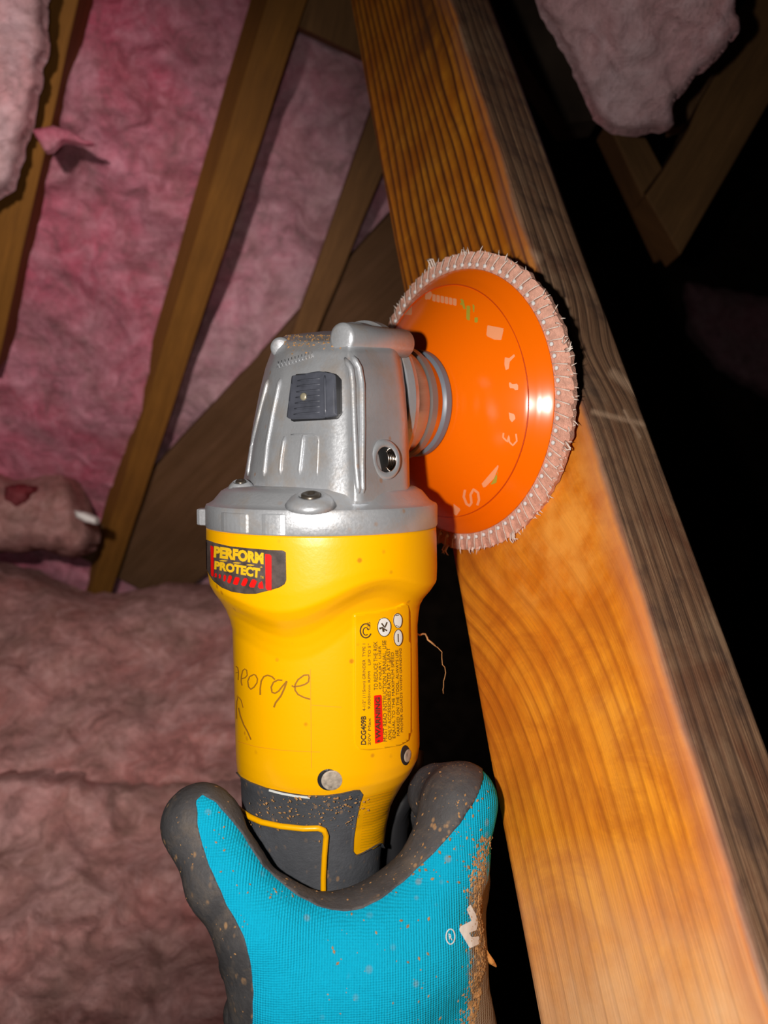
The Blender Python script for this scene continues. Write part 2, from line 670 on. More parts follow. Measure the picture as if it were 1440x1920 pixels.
def sheet_quad(name, pts, mat, kind='structure', thick=0.02):
    pts = [np.asarray(p, float) for p in pts]
    n = unit(np.cross(pts[1] - pts[0], pts[2] - pts[0]))
    if n[1] < 0:
        n = -n
    V = pts + [p + n * thick for p in pts]
    Fc = [(0, 1, 2, 3), (7, 6, 5, 4)] + [(i, (i + 1) % 4, (i + 1) % 4 + 4, i + 4) for i in range(4)]
    o = mk(name, V, Fc, mat, None, False)
    fix_normals(o)
    if kind:
        o['kind'] = kind
    return o


sheet_quad('wall_back', [(-2.2, 3.4, 0), (3.4, 3.4, 0), (3.4, 3.4, 4.6), (-2.2, 3.4, 4.6)], DARKM)
sheet_quad('wall_right', [(3.4, -0.8, 0), (3.4, 3.4, 0), (3.4, 3.4, 4.6), (3.4, -0.8, 4.6)], DARKM)
sheet_quad('floor', [(-2.2, -0.8, -0.02), (3.4, -0.8, -0.02), (3.4, 3.4, -0.02), (-2.2, 3.4, -0.02)], DARKM)


def board(name, quad, thick, mat, label, cat, group=None, ndir=None, seg=24, noise_amp=0.0012):
    """timber whose camera-side face has the corners quad = TL, TR, BR, BL; it runs from top to bottom"""
    TL, TR, BR, BL = [np.asarray(q, float) for q in quad]
    n = unit(np.cross(TR - TL, BL - TL))
    if n[1] < 0:
        n = -n
    if ndir is not None:
        n = unit(ndir)
    V, U, W = [], [], []
    L = np.linalg.norm((BL + BR) / 2 - (TL + TR) / 2)
    sec = [(0, 0), (0.25, 0), (0.5, 0), (0.75, 0), (1, 0), (1, 0.5), (1, 1), (0.5, 1), (0, 1), (0, 0.5)]
    for i in range(seg + 1):
        t = i / seg
        a = TL + (BL - TL) * t
        b = TR + (BR - TR) * t
        wdt = np.linalg.norm(b - a)
        e = unit(b - a)
        for k, (s, d) in enumerate(sec):
            p = a + (b - a) * s + n * thick * d
            q = Vector(p) * 14
            p = p + e * noise_amp * noise.noise(q) + n * noise_amp * noise.noise(q + Vector((9, 1, 4)))
            V.append(p)
            U.append(s * wdt + d * thick * 1.3)
            W.append(t * L)
    m = len(sec)
    Fc = []
    for i in range(seg):
        for k in range(m):
            Fc.append((i * m + k, i * m + (k + 1) % m, (i + 1) * m + (k + 1) % m, (i + 1) * m + k))
    Fc.append(tuple(range(m)))
    Fc.append(tuple(seg * m + k for k in range(m))[::-1])
    o = mk(name, V, Fc, mat, None, False, {'gu': U, 'gv': W})
    fix_normals(o)
    bevel(o, 0.0015, 2)
    tag(o, label, cat, group)
    return o



LR = 'rafters of the left roof slope'
board('rafter', [P(71, -60, 0.715), P(160, -60, 0.715), P(-8, 700, .98), P(-75, 700, .98)], 0.09, RAFT,
      'brown roof rafter at the far left, with the pale torn insulation on its left', 'rafter', LR)
board('rafter', [P(519, -60, 0.71), P(597, -60, 0.71), P(203, 1130, 1.26), P(163, 1130, 1.26)], 0.050, RAFT,
      'long brown roof rafter in front of the pink insulation, left of the grinder', 'rafter', LR, ndir=(-0.80, 1, 0.0))
board('rafter', [P(716, 150, .79), P(790, 150, .79), P(588, 640, .965), P(543, 640, .965)], 0.03, RAFTD,
      'short brown rafter seen between the grinder head and the near post', 'rafter', LR)
board('blocking', [P(560, -70, 0.74), P(720, -60, 0.76), P(730, 130, .79), P(548, 44, .76)], 0.03, RAFTD,
      'dark brown wooden block at the top, between rafter and near post', 'timber')
board('gusset_board', [P(760, 372, .872), P(1010, 560, .95), P(316, 1135, 1.285), P(140, 1040, 1.212)], 0.015, RAFTG,
      'wide dark brown board running diagonally behind the grinder', 'board')


def batt(name, poly, zf, mat, label, cat='insulation', group=None, R=40, thick=0.05, step=7, amp=0.014, rough=6, seed=0, back=0.03):
    poly = np.asarray(poly, float)
    lo, hi = poly.min(0) - 2 * step, poly.max(0) + 2 * step
    nx = int((hi[0] - lo[0]) / step) + 2
    ny = int((hi[1] - lo[1]) / step) + 2
    X, Y = np.meshgrid(lo[0] + step * np.arange(nx), lo[1] + step * np.arange(ny))
    v = np.stack([X.ravel(), Y.ravel()], 1)
    s = sdpoly(v, poly)
    off = Vector((seed * 3.1, seed * 1.7, 0))
    V0 = None
    W = []
    for k, (x, y) in enumerate(v):
        z = zf(x, y)
        s[k] += rough * (noise.fractal(Vector((x / 34, y / 34, 0)) + off, 1.0, 2.0, 4))
        e = max(0.0, 1 - max(s[k], 0) / R)
        q = Vector((x / 190, y / 190, 0)) + off
        q.x += 0.35 * noise.noise(q * 2.1)
        d = amp * 2.2 * noise.noise(q) + amp * 0.8 * noise.fractal(q * 2.6, 1.0, 2.1, 5) - amp * 0.3 * abs(noise.noise(q * 1.9 + Vector((5, 5, 5))))
        W.append(P(x, y, z + thick * (1 - math.sqrt(max(0, 1 - e * e))) + d))
    W = np.array(W)
    f = [(j * nx + i, j * nx + i + 1, (j + 1) * nx + i + 1, (j + 1) * nx + i) for j in range(ny - 1) for i in range(nx - 1)]
    V, Fc = clip(W, f, s)
    V, Fc = list(V), list(Fc)
    cnt = set()
    for g in Fc:
        for k in range(len(g)):
            cnt.add((g[k], g[(k + 1) % len(g)]))
    mp = {}
    for (i, j) in list(cnt):
        if (j, i) not in cnt:
            for q in (i, j):
                if q not in mp:
                    mp[q] = len(V)
                    V.append(V[q] * np.array([1, 1, 1]) + np.array([0, back, 0]))
            Fc.append((j, i, mp[i], mp[j]))
    o = mk(name, V, Fc, mat)
    tag(o, label, cat, group)
    return o


line = lambda y: 1 / (1.40 - 0.000505 * (min(y, 1130) + 60))
slope = lambda x, y: line(y) + 0.035
batt('insulation_batt', [(-90, -70), (88, -70), (84, 20), (81, 90), (60, 195), (52, 245), (30, 305), (22, 345), (-2, 365), (-90, 430)],
     lambda x, y: 0.675 + 0.2 * y / 700, PINKP, 'pale pink torn insulation at the top left edge, left of the rafter', group='insulation of the roof slope', R=30, seed=1, thick=0.02, back=0.01, amp=0.008)
batt('insulation_batt', [(118, -70), (560, -70), (500, 100), (230, 1000), (190, 1140), (-90, 1150), (-90, 560), (18, 560), (70, 292), (72, 250), (100, 235)],
     slope, PINK, 'deep pink fibreglass insulation filling the bay between the two left rafters', group='insulation of the roof slope', R=30, seed=2)
batt('insulation_batt', [(500, -20), (560, 40), (640, 85), (730, 90), (740, 180), (640, 480), (520, 700), (440, 1150), (180, 1150), (180, 950)],
     lambda x, y: line(y) + 0.062, MAUVE, 'mauve insulation right of the long rafter, behind the grinder head', group='insulation of the roof slope', R=30, seed=3)
batt('insulation_batt', [(700, 250), (800, 250), (800, 560), (600, 620)],
     lambda x, y: line(y) + 0.07, MAUVE, 'small patch of mauve insulation between short rafter and near post', group='insulation of the roof slope', R=20, seed=4)
batt('insulation_tuft', [(-90, 850), (20, 900), (75, 895), (110, 890), (140, 905), (160, 960), (172, 1005), (166, 1035), (135, 1048), (80, 1030), (-90, 1045)],
     lambda x, y: 1.04, DUSTY, 'torn bulging tuft of grey pink insulation at the foot of the left bay', group='insulation of the roof slope', R=45, thick=0.07, seed=5, amp=0.02)
DEEP = m_insul('deep_red_fibreglass', (0.26, 0.03, 0.04), (0.28, 0.06, 0.07), (0.22, 0.08, 0.08), 0.5)
batt('insulation_tuft', [(8, 912), (35, 905), (58, 918), (55, 938), (30, 948), (8, 938)],
     lambda x, y: 1.035, DEEP, 'small dark red spot of insulation on the grey pink tuft at the left edge', group='insulation of the roof slope', R=22, thick=0.02, amp=0.006, step=4, rough=8, seed=21, back=0.02)
batt('insulation_flap', [(60, 243), (100, 236), (128, 244), (158, 262), (192, 268), (158, 270), (118, 262), (96, 282), (84, 284)],
     lambda x, y: 0.762, PINK, 'torn pointed pink flap of insulation lapping over the far left rafter', R=8, thick=0.006, amp=0.004, step=4, rough=2, seed=22, back=0.006)
batt('insulation_scrap', [(140, 958), (160, 962), (182, 972), (180, 984), (160, 980), (143, 970)],
     lambda x, y: 1.0, WHITE, 'small white scrap sticking out of the torn insulation tuft', 'scrap', R=6, thick=0.01, amp=0.002, step=3, rough=1, seed=6, back=0.01)
batt('insulation_batt', [(-90, 1048), (0, 1060), (60, 1075), (120, 1104), (160, 1115), (215, 1115), (260, 1108), (330, 1096), (400, 1102), (470, 1120), (620, 1160),
                         (640, 1500), (-90, 1500)],
     lambda x, y: 1.04 - 0.28 * (y - 1060) / 400, DUSTY, 'dusty mauve insulation batt on the attic floor, left of the yellow housing', group='insulation of the attic floor', R=60, thick=0.10, seed=7, amp=0.016)
batt('insulation_batt', [(-90, 1440), (60, 1450), (160, 1462), (300, 1470), (420, 1458), (640, 1470), (680, 1700), (640, 2060), (-90, 2060)],
     lambda x, y: 0.74 - 0.20 * (y - 1460) / 460, DUSTY, 'pinkish insulation batt at the bottom left, beside the gloved thumb', group='insulation of the attic floor', R=34, thick=0.04, seed=9, amp=0.014)
batt('insulation_batt', [(985, -60), (1385, -60), (1380, 20), (1392, 55), (1345, 105), (1300, 150), (1268, 180), (1262, 232), (1200, 246), (1150, 240), (1118, 215), (1080, 120), (1030, 40)],
     lambda x, y: 0.465 + 0.05 * y / 240, PINKP, 'pale insulation hanging at the top right, beyond the near post', group='insulation of the roof slope', R=16, thick=0.012, seed=11, amp=0.006, back=0.008)  # left edge shaped to the near post's shadow line


batt('insulation_batt', [(1290, 530), (1380, 545), (1520, 570), (1520, 780), (1440, 745), (1350, 690), (1290, 620)],
     lambda x, y: 2.6, MAUVE, 'barely lit insulation in the darkness at the right edge', group='insulation of the attic floor', R=30, seed=13, amp=0.03)


def plank(name, poly, z, thick, mat, label, cat, gdir, group=None):
    """short timber with a given outline, standing at depth z"""
    poly = np.asarray(poly, float)
    n = len(poly)
    zz = z if hasattr(z, '__len__') else [z] * n
    A = [P(x, y, q) for (x, y), q in zip(poly, zz)]
    B = [a + np.array([0, thick, 0]) for a in A]
    V = np.array(A + B)
    Fc = [tuple(range(n)), tuple(range(n, 2 * n))[::-1]] + [(i, (i + 1) % n, (i + 1) % n + n, i + n) for i in range(n)]
    g = unit(gdir)
    h = np.array([-g[1], g[0]])
    pq = np.stack([V[:, 0], V[:, 2]], 1)
    o = mk(name, V, Fc, mat, None, False, {'gu': pq @ h + V[:, 1], 'gv': pq @ g})
    fix_normals(o)
    bevel(o, 0.0015)
    tag(o, label, cat, group)
    return o


plank('truss_web', [(1500, -40), (1500, 120), (1440, 195), (1356, 340), (1276, 478), (1210, 366), (1244, 318), (1292, 240), (1345, 110), (1400, 0)], 0.74, 0.04, RAFTD,
      'dark brown slanting truss timber at the top right, beside the pale insulation', 'timber', (-0.5, -0.87))  # lower left end shaped to the shadow edge of the near post
plank('truss_chord', [(1138, 226), (1200, 236), (1242, 316), (1208, 362), (1262, 468), (1252, 470)], 0.76, 0.04, RAFTD,
      'short dark timber meeting the slanting one in a V at the top right', 'timber', (0.5, -0.87))  # left side follows the post's shadow edge, shade put into the outline
plank('insulation_stop', [(1278, 100), (1330, 92), (1340, 140), (1288, 232), (1262, 240), (1255, 180)], 0.72, 0.02, RAFTG,
      'small dusty board tucked between pale insulation and slanting timber', 'board', (0.5, -0.87))
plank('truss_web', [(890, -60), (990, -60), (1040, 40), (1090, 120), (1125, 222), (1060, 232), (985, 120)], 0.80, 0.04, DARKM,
      'timber coloured dark for the post shadow, between near post and the pale hanging insulation', 'timber', (0.5, -0.87))  # shade of the near post put into the plank's colour

# ------------------------------------------------------------------ the near post
PS = 0.945
PD = unit([-0.11505733, 0.52021647, 0.84624857])
PA = unit([-0.5090211, 0.70068346, -0.4999402])
PB = unit([0.8530295, 0.48828016, -0.18418239])
PC = P(1193, 1086, 0.24363 * PS)
wA, wB, rc = 0.089 * PS, 0.038 * PS, 0.003


def make_post():
    sec, side, uu = [], [], []
    nA, nB = -PB, -PA        # outward normals of the two seen faces
    na = 44
    for k in range(na + 1):      # sanded face, from far-left edge to the corner
        u = rc + (wA - 2 * rc) * k / na
        sec.append(PA * (wA - u)); side.append(0.0 if k < na - 5 else 0.06 * (k - na + 5)); uu.append(u)
    for k in range(1, 6):
        a = math.pi / 2 * k / 6
        cc = PA * rc + PB * rc
        sec.append(cc + (-PB * math.cos(a) - PA * math.sin(a)) * rc); side.append(0.3 + 0.08 * k); uu.append(wA - rc + rc * a)
    nb = 40
    for k in range(nb + 1):
        u = rc + (wB - 2 * rc) * k / nb
        sec.append(PB * u); side.append(min(1.0, 0.78 + 0.1 * k)); uu.append(wA + u)
    for q in (0.3, 0.7):
        sec.append(PB * wB + PA * rc * q); side.append(1); uu.append(wA + wB)
    nback = 6
    for k in range(nback + 1):
        sec.append(PB * wB + PA * (rc + (wA - 2 * rc) * k / nback)); side.append(1); uu.append(wA + wB + (wA) * k / nback)
    for k in range(nback + 1):
        sec.append(PA * wA + PB * (wB - rc - (wB - 2 * rc) * k / nback)); side.append(1 if k < nback - 1 else 0.3); uu.append(-wB + wB * k / nback)
    m = len(sec)
    T = np.concatenate([np.linspace(-0.15, 0.30, 420), np.linspace(0.305, 1.1, 60)])
    V, G, GV, SD, SO, PL, SC, SM, UP = [], [], [], [], [], [], [], [], []
    for t in T:
        for k in range(m):
            p = PC + PD * t + sec[k]
            u = uu[k]
            s = 0.0
            if k <= na + 3:
                tk = t + 0.012      # knot level
                s = 0.040 * math.exp(-((t - 0.052) / 0.055) ** 2) * max(0, 1 - u / wA) ** 0.7
                if t > 0.052:
                    s = 0.040 * math.exp(-((t - 0.052) / 0.035) ** 2) * max(0, 1 - u / wA) ** 0.7
            else:
                s = 0.006 * math.exp(-((t - 0.10) / 0.02) ** 2)
            lump = 0.0006 * noise.noise(Vector((u * 60, t * 14, 3)))
            if k <= na:
                p = p + PB * lump
            V.append(p)
            G.append(u + s)
            GV.append(t)
            SD.append(side[k] + (0.22 * noise.noise(Vector((t * 26, 2, 5))) if 0 < side[k] < 1 else 0))
            q = px(p)
            SO.append(max(0, 1 - abs(q[0] - 800) / 70) * max(0, 1 - max(0, q[1] - 60) / 130) if k <= na else 0)
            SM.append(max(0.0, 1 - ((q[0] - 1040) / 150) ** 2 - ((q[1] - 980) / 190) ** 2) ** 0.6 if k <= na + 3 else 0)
            UP.append(min(1.0, max(0.0, (t - 0.09) / 0.05)))
            sc = 0.0
            for (x0, y0, x1, y1, wd) in ((1112, 772, 1218, 798, 5), (1170, 770, 1200, 820, 3), (985, 476, 1006, 484, 12), (1130, 1010, 1300, 1440, 3), (1150, 700, 1200, 740, 9), (1060, 560, 1085, 640, 2.5)):
                a_, b_ = np.array([x0, y0]), np.array([x1, y1])
                tt = min(1, max(0, np.dot(q - a_, b_ - a_) / np.dot(b_ - a_, b_ - a_)))
                sc = max(sc, min(1, max(0, 1.4 - np.linalg.norm(q - a_ - tt * (b_ - a_)) / wd)))
            SC.append(sc * 0.8 if k > na else 0)
            PL.append(min(1.0, max(0.0, (q[1] - 1560) / 330)) * 0.8 if k <= na else 0)
    Fc = []
    for i in range(len(T) - 1):
        for k in range(m):
            Fc.append((i * m + k, i * m + (k + 1) % m, (i + 1) * m + (k + 1) % m, (i + 1) * m + k))
    Fc.append(tuple(range(m)))
    Fc.append(tuple((len(T) - 1) * m + k for k in range(m))[::-1])
    o = mk('wooden_post', V, Fc, POST, None, True, {'grain': G, 'gv': GV, 'side': SD, 'soot': SO, 'pale': PL, 'scar': SC, 'smooth_': SM, 'up': UP})
    fix_normals(o)
    tag(o, 'near orange-brown timber post with weathered side, leaning away and touched by the sanding disc', 'post')
    return np.array(V), Fc


post_v, post_f = make_post()
post_bvh = surf(post_v, post_f)

# ------------------------------------------------------------------ the angle grinder
AU = unit([0, -0.07, 0.9975])           # handle axis, upwards
AR = np.array([1.0, 0, 0])
AT = np.cross(AU, AR)                   # away from the phone
AO = P(605, 960, 0.252)
grinder = empty('angle_grinder', P(600, 1600, 0.262))
tag(grinder, 'yellow and grey cordless angle grinder with aluminium head and orange sanding disc, held upright', 'angle grinder')

# silhouette of the housing: height in the picture, left, right
BODY = [(985, 390, 820), (1000, 390, 821), (1060, 392, 822), (1085, 396, 821), (1100, 404, 811), (1115, 415, 798), (1130, 424, 790), (1150, 432, 787),
        (1170, 437, 785), (1230, 439, 786), (1300, 441, 787), (1390, 443, 789), (1410, 444, 786), (1430, 446, 776), (1450, 449, 762), (1480, 450, 745),
        (1500, 451, 736), (1540, 453, 727), (1600, 460, 720), (1680, 468, 716), (1760, 466, 722), (1900, 460, 735), (2080, 455, 740)]
BY = np.array([b[0] for b in BODY], float)
BL_ = np.array([b[1] for b in BODY], float)
BR_ = np.array([b[2] for b in BODY], float)


def body_h(y):
    return (960 - y) * AO[1] / (1439.0 + 0.07 * (960 - y))


def body_rc(y):
    h = body_h(y)
    z = AO[1] + AU[1] * h
    l, r = np.interp(y, BY, BL_), np.interp(y, BY, BR_)
    rad = (r - l) / 2 * z / F * 0.985
    cx = ((l + r) / 2 - 720) * z / F
    return h, cx, rad


def body_mesh():
    seg = 220
    ys = np.linspace(985, 2070, 300)
    V = []
    for y in ys:
        h, cx, rad = body_rc(y)
        base = AO + AU * h
        for k in range(seg):
            a = 2 * math.pi * k / seg          # 0 = right, pi/2 = toward the phone
            ca, sa = math.cos(a), math.sin(a)
            # the wide collar ends lower at the front left and higher at the front right
            dy = 0.0
            if sa > 0:
                dy = (26 * math.exp(-((a - 1.85) / 0.42) ** 2) - 44 * math.exp(-((a - 1.02) / 0.36) ** 2))
            if 1010 < y < 1330:
                y2 = y - dy * math.sin(math.pi * (y - 1010) / 320) ** 0.6
            else:
                y2 = y
            y2 = max(985.0, y2)
            h2, cx2, rad2 = body_rc(y2)
            n = 2.15
            q = (abs(ca) ** n + abs(sa) ** n) ** (-1 / n)
            V.append(base + AR * (cx - AO[0]) + (AR * ca * rad2 - AT * sa * rad2 * 0.97) * q)
    Fc = []
    for i in range(len(ys) - 1):
        for k in range(seg):
            a = i * seg + k
            b = i * seg + (k + 1) % seg
            Fc.append((a, b, b + seg, a + seg))
    Fc.append(tuple(range(seg)))
    Fc.append(tuple((len(ys) - 1) * seg + k for k in range(seg))[::-1])
    return np.array(V), Fc


body_v, body_f = body_mesh()
body_bvh = surf(body_v, body_f)
BP = px(body_v)
# outline (in the picture) of the grey rubber overmould
RUB = [(380, 1428), (444, 1446), (452, 1456), (470, 1466), (500, 1477), (540, 1486), (575, 1491), (610, 1491), (640, 1487), (665, 1481), (675, 1481), (680, 1488),
       (675, 1500), (668, 1530), (662, 1570), (661, 1595), (668, 1603), (680, 1598), (705, 1584), (714, 1580), (719, 1590), (760, 1640), (900, 2200), (300, 2200)]
srub = sdpoly(BP, RUB)
v1, f1 = clip(body_v, body_f, -srub)
housing = mk('motor_housing', v1, f1, YELLOW, grinder)
v1, f1 = clip(body_v, body_f, srub)
v2, f2 = raise_patch(v1, f1, -1, 0.0006)
grip = mk('rubber_grip', v2, f2, RUBBER, grinder)
fix_normals(housing)


def on_body(name, poly, mat, lift, parent, step=4, bvh=None):
    v, f = dense_poly(poly, step)
    v, f = project_poly(bvh or body_bvh, v, f, 0.0)
    N = np.array([Vector((0, -1, 0))] * 1)
    V, Fc = raise_patch(v, f, 1, lift) if np.dot(vnormals(v, f).mean(0), [0, -1, 0]) > 0 else raise_patch(v, f, -1, lift)
    return mk(name, V, Fc, mat, parent)


def stroke_on(mb, bvh, pts, wd, lift):
    v, f = ribbon(pts, wd)
    mb.add(project_poly(bvh, v, f, lift))


# pale primer line where the rubber begins
mb = MB()
stroke_on(mb, body_bvh, [(507, 1479), (530, 1485), (558, 1490), (582, 1492.5)], 4, 0.0008)
mb.build('worn_edge', WHITE, grip)
# yellow piping on the rubber
mb = MB()
pts = [(452, 1510), (460, 1519), (474, 1530), (495, 1539), (530, 1546), (570, 1550), (597, 1549), (607, 1553), (611, 1563), (608, 1600), (606, 1640), (606, 1700)]
q = [hit(body_bvh, *p, 0.0009)[0] for p in pts]
q2 = []
for i in range(len(q) - 1):
    q2 += [q[i] + (q[i + 1] - q[i]) * t for t in (0, 0.34, 0.67)]
mb.add(tube(q2 + [q[-1]], [0.0003 + min(0.0006, 0.0001 * i) for i in range(len(q2) + 1)], 10))
mb.build('yellow_piping', YELLOW, grip)

# charcoal badge and its lettering
BG = [(388, 1012), (404, 1018), (430, 1024), (468, 1028), (505, 1031), (530, 1032), (536, 1035), (537, 1088), (534, 1095), (525, 1101), (505, 1107), (480, 1113), (461, 1113),
      (436, 1109), (417, 1101), (402, 1089), (394, 1077), (389, 1066)]
badge = on_body('badge', BG, BADGE, 0.00035, housing, 3)


def on_flat(mb, poly, lift, bvh=None, step=4):
    v, f = dense_poly(poly, step)
    mb.add(project_poly(bvh or body_bvh, v, f, lift))


LB = 0.0006
mb = MB()
mb.add(text_on(body_bvh, 'PERFORM', (404, 1045), (496, 1058), (405, 1023), (496, 1036), LB, 0.06))
mb.add(text_on(body_bvh, 'PROTECT', (405, 1067), (489, 1084), (406, 1051), (490, 1065), LB, 0.06))
mb.add(text_on(body_bvh, 'TM', (490, 1084), (496, 1085), (490, 1079), (496, 1080), LB))
on_flat(mb, [(405, 1047), (495, 1061.5), (495, 1064), (405, 1049.5)], LB)
mb.build('badge_lettering', YPRINT, housing, False)
mb = MB()
Z = lambda q: [(380 + a / 8, 990 + b / 8) for a, b in q]
for q in ([(145, 260), (190, 270), (195, 725), (150, 715)], [(950, 385), (1020, 390), (1045, 410), (1045, 935), (960, 925)],
          [(470, 840), (510, 730), (588, 735), (545, 852)], [(585, 862), (640, 745), (708, 750), (660, 868)], [(702, 885), (758, 765), (842, 770), (792, 888)],
          [(838, 905), (860, 820), (908, 780), (930, 905)], [(383, 825), (420, 700), (472, 708), (437, 828)], [(325, 790), (345, 690), (388, 700), (362, 797)],
          [(258, 762), (265, 680), (306, 685), (292, 758)], [(200, 735), (205, 665), (245, 670), (235, 742)]):
    on_flat(mb, Z(q), LB)
mb.build('badge_stripes', RED, housing, False)

# raised rating panel and its print
PNL = [(663, 1152), (700, 1148), (740, 1138), (757, 1130), (763, 1132), (766, 1145), (768, 1260), (768, 1370), (764, 1388), (748, 1397), (720, 1402), (690, 1406), (674, 1404),
       (667, 1396), (665, 1375), (664, 1260)]
panel = on_body('rating_panel', PNL, YELLOW, 0.0005, housing, 4)
PNL2 = [(667, 1157), (700, 1153), (738, 1143), (754, 1137), (756, 1150), (758, 1370), (753, 1380), (740, 1388), (700, 1398), (676, 1398), (670, 1388), (668, 1260)]
mb = MB()
LP = 0.00075
# column text reads upwards: x = column, from y0 (start, low) to y1 (end, high)


def up_text(s, x0, x1, y0, y1, slope=0.0, bold=0.0):
    # letters stand with their feet to the right (x1) and their heads to the left (x0)
    mb.add(text_on(body_bvh, s, (x1, y0), (x1 + slope, y1), (x0, y0), (x0 + slope, y1), LP, bold))


up_text('DCG409B', 675, 685, 1395, 1341, 0, 0.03)
up_text('4-1/2" (115mm) GRINDER  TYPE 1', 678, 685, 1332, 1206, 0)
up_text('20V Max', 688, 693, 1396, 1345, 0)
up_text('9,000/min RPM', 688, 693, 1328, 1258, 0)
up_text('UP TO 5"', 688, 693, 1246, 1206, 0)
up_text('TO REDUCE THE RISK', 699, 706, 1293, 1202, -1)
up_text('OF INJURY, USER', 708, 714, 1291, 1210, -1)
up_text('MUST READ INSTRUCTION MANUAL. USE', 716, 723, 1389, 1200, -2)
up_text('ONLY ACCESSORIES RATED AT LEAST', 725, 731, 1386, 1214, -3)
up_text('EQUAL TO THE MAXIMUM SPEED', 733, 739, 1383, 1222, -3)
up_text('MARKED ON THE TOOL. ALWAYS USE', 741, 746, 1379, 1218, -3)
up_text('PROPER GUARDS WHEN GRINDING', 748, 752, 1372, 1215, -3)
# certification mark: ring and letters
mb2 = mb
ring = [(684 + 10 * math.cos(a), 1182 + 13 * math.sin(a)) for a in np.linspace(0.4, 5.6, 30)]
v, f = ribbon(ring, 2.4)
mb.add(project_poly(body_bvh, v, f, LP))
ring = [(684 + 5 * math.cos(a), 1183 + 7 * math.sin(a)) for a in np.linspace(0.9, 6.0, 20)]
v, f = ribbon(ring, 2.0)
mb.add(project_poly(body_bvh, v, f, LP))
up_text('US', 686, 692, 1180, 1166)
mb.build('rating_print', INK, housing, False)
mb = MB()
on_flat(mb, [(699, 1303), (713, 1301), (716, 1389), (701, 1394)], LP, step=3)
mb.build('warning_box', RED, housing, False)
mb = MB()
LP = 0.0009
up_text('WARNING', 702, 711, 1383, 1306, -1, 0.03)
on_flat(mb, [(702, 1391), (712, 1388), (707, 1385)], LP, step=2)
mb.build('warning_lettering', INK, housing, False)
mb = MB()
LP = 0.00075


def oval(cx, cy, a, b, n=36):
    return [(cx + a * math.cos(t), cy + b * math.sin(t)) for t in np.linspace(0, 2 * math.pi, n, endpoint=False)]


on_flat(mb, oval(717, 1174.5, 12, 18), LP, step=3)
on_flat(mb, oval(742, 1162.5, 8, 14.5), LP, step=3)
on_flat(mb, oval(742.5, 1195, 8, 15), LP, step=3)
mb.build('warning_symbols', WHITE, housing, False)
mb = MB()
LP = 0.00095
for q, wd in (([(708, 1178), (714, 1176), (716, 1184)], 3.5), ([(712, 1168), (718, 1176), (722, 1166)], 2.5), ([(716, 1178), (722, 1182)], 2.5), ([(738, 1152), (744, 1151)], 1.5),
              ([(738, 1172), (744, 1174)], 1.5), ([(742, 1188), (742.5, 1203)], 1.6)):
    v, f = ribbon(q, wd)
    mb.add(project_poly(body_bvh, v, f, LP))
for c in ((717, 1174.5, 12, 18), (742, 1162.5, 8, 14.5), (742.5, 1195, 8, 15)):
    v, f = ribbon(oval(*c) + [oval(*c)[0]], 1.2)
    mb.add(project_poly(body_bvh, v, f, LP))
mb.build('warning_symbol_figures', INK, housing, False)

# hand-written name and arrow
W7 = lambda q: [(420 + a / 7.2, 1220 + b / 7.2) for a, b in q]
mb = MB()
for q, wd in (([(165, 210), (190, 230), (200, 290), (195, 395)], 2.2), ([(160, 300), (195, 290)], 1.5),
              ([(232, 380), (290, 365), (318, 330), (310, 265), (285, 245), (255, 270), (238, 350), (236, 420), (248, 470)], 2.4),
              ([(405, 320), (350, 350), (325, 410), (335, 485), (365, 520), (410, 490), (450, 430), (455, 380), (430, 330), (405, 320)], 2.8),
              ([(492, 595), (492, 510), (505, 410), (540, 350), (590, 330), (650, 350), (690, 390)], 3.3),
              ([(790, 400), (730, 395), (670, 425), (640, 490), (650, 560), (690, 575), (740, 545), (790, 480), (850, 410)], 3.4),
              ([(850, 410), (820, 500), (770, 610), (700, 700), (675, 765)], 3.8),
              ([(915, 470), (940, 485), (1030, 475), (1100, 450), (1140, 420), (1150, 360), (1140, 325), (1080, 330), (1000, 390), (960, 460), (960, 530), (1000, 590), (1080, 630), (1165, 655)], 3.4),
              ([(175, 920), (172, 800), (178, 680), (200, 620), (235, 670), (262, 770)], 1.8),
              ([(200, 770), (225, 880), (270, 1000), (320, 1090), (368, 1200)], 2.8)):
    stroke_on(mb, body_bvh, W7(q), wd * 0.9, 0.00012)
mb.build('handwritten_name', PENCIL, housing, False)

# mould lines and screw wells of the housing
mb = MB()
for q in ([(582, 1255), (583, 1330), (584, 1440)], [(584, 1322), (640, 1326)], [(446, 1390), (480, 1400), (530, 1407), (600, 1410)]):
    v, f = ribbon(q, 1.1)
    mb.add(project_poly(body_bvh, v, f, 0.00006))
mb.build('mould_lines', plain('yellow_seam', (0.80, 0.33, 0.005), 0.5), housing, False)
for c, col in (((616, 1462, 21, 20), 1), ((760, 1416, 9, 19), 0)):
    well = on_body('screw_well', oval(*c), BLACKP, 0.00008, housing, 3)  # flat black disc; the shade inside the well is its colour
    p, n = hit(body_bvh, c[0] + (6 if col else 4), c[1] + 1, 0.0)
    r = 0.0031 if col else 0.0020
    V, Fc = lathe(p, n, [(r * 0.15, 0.0002), (r * 0.9, 0.00025), (r, 0.00015), (r, -0.0005)], 28)
    s = mk('screw', V, Fc, plain('dusty_screw', (0.48, 0.40, 0.32), 0.5, 0.2, 0.5, 500, 0.5), well)
    fix_normals(s)
    sharp(s)
# hatched finger strip on the yellow tongue
mb = MB()
for k in range(20):
    y = 1492 + k * 5.2
    v, f = ribbon([(684 - (y - 1492) * 0.10, y + 4), (700, y), (735 - (y - 1492) * 0.22, y - 9)], 1.3)
    mb.add(project_poly(body_bvh, v, f, 0.0001))
mb.build('grip_hatching', plain('yellow_hatching', (0.70, 0.36, 0.0), 0.5), housing, False)

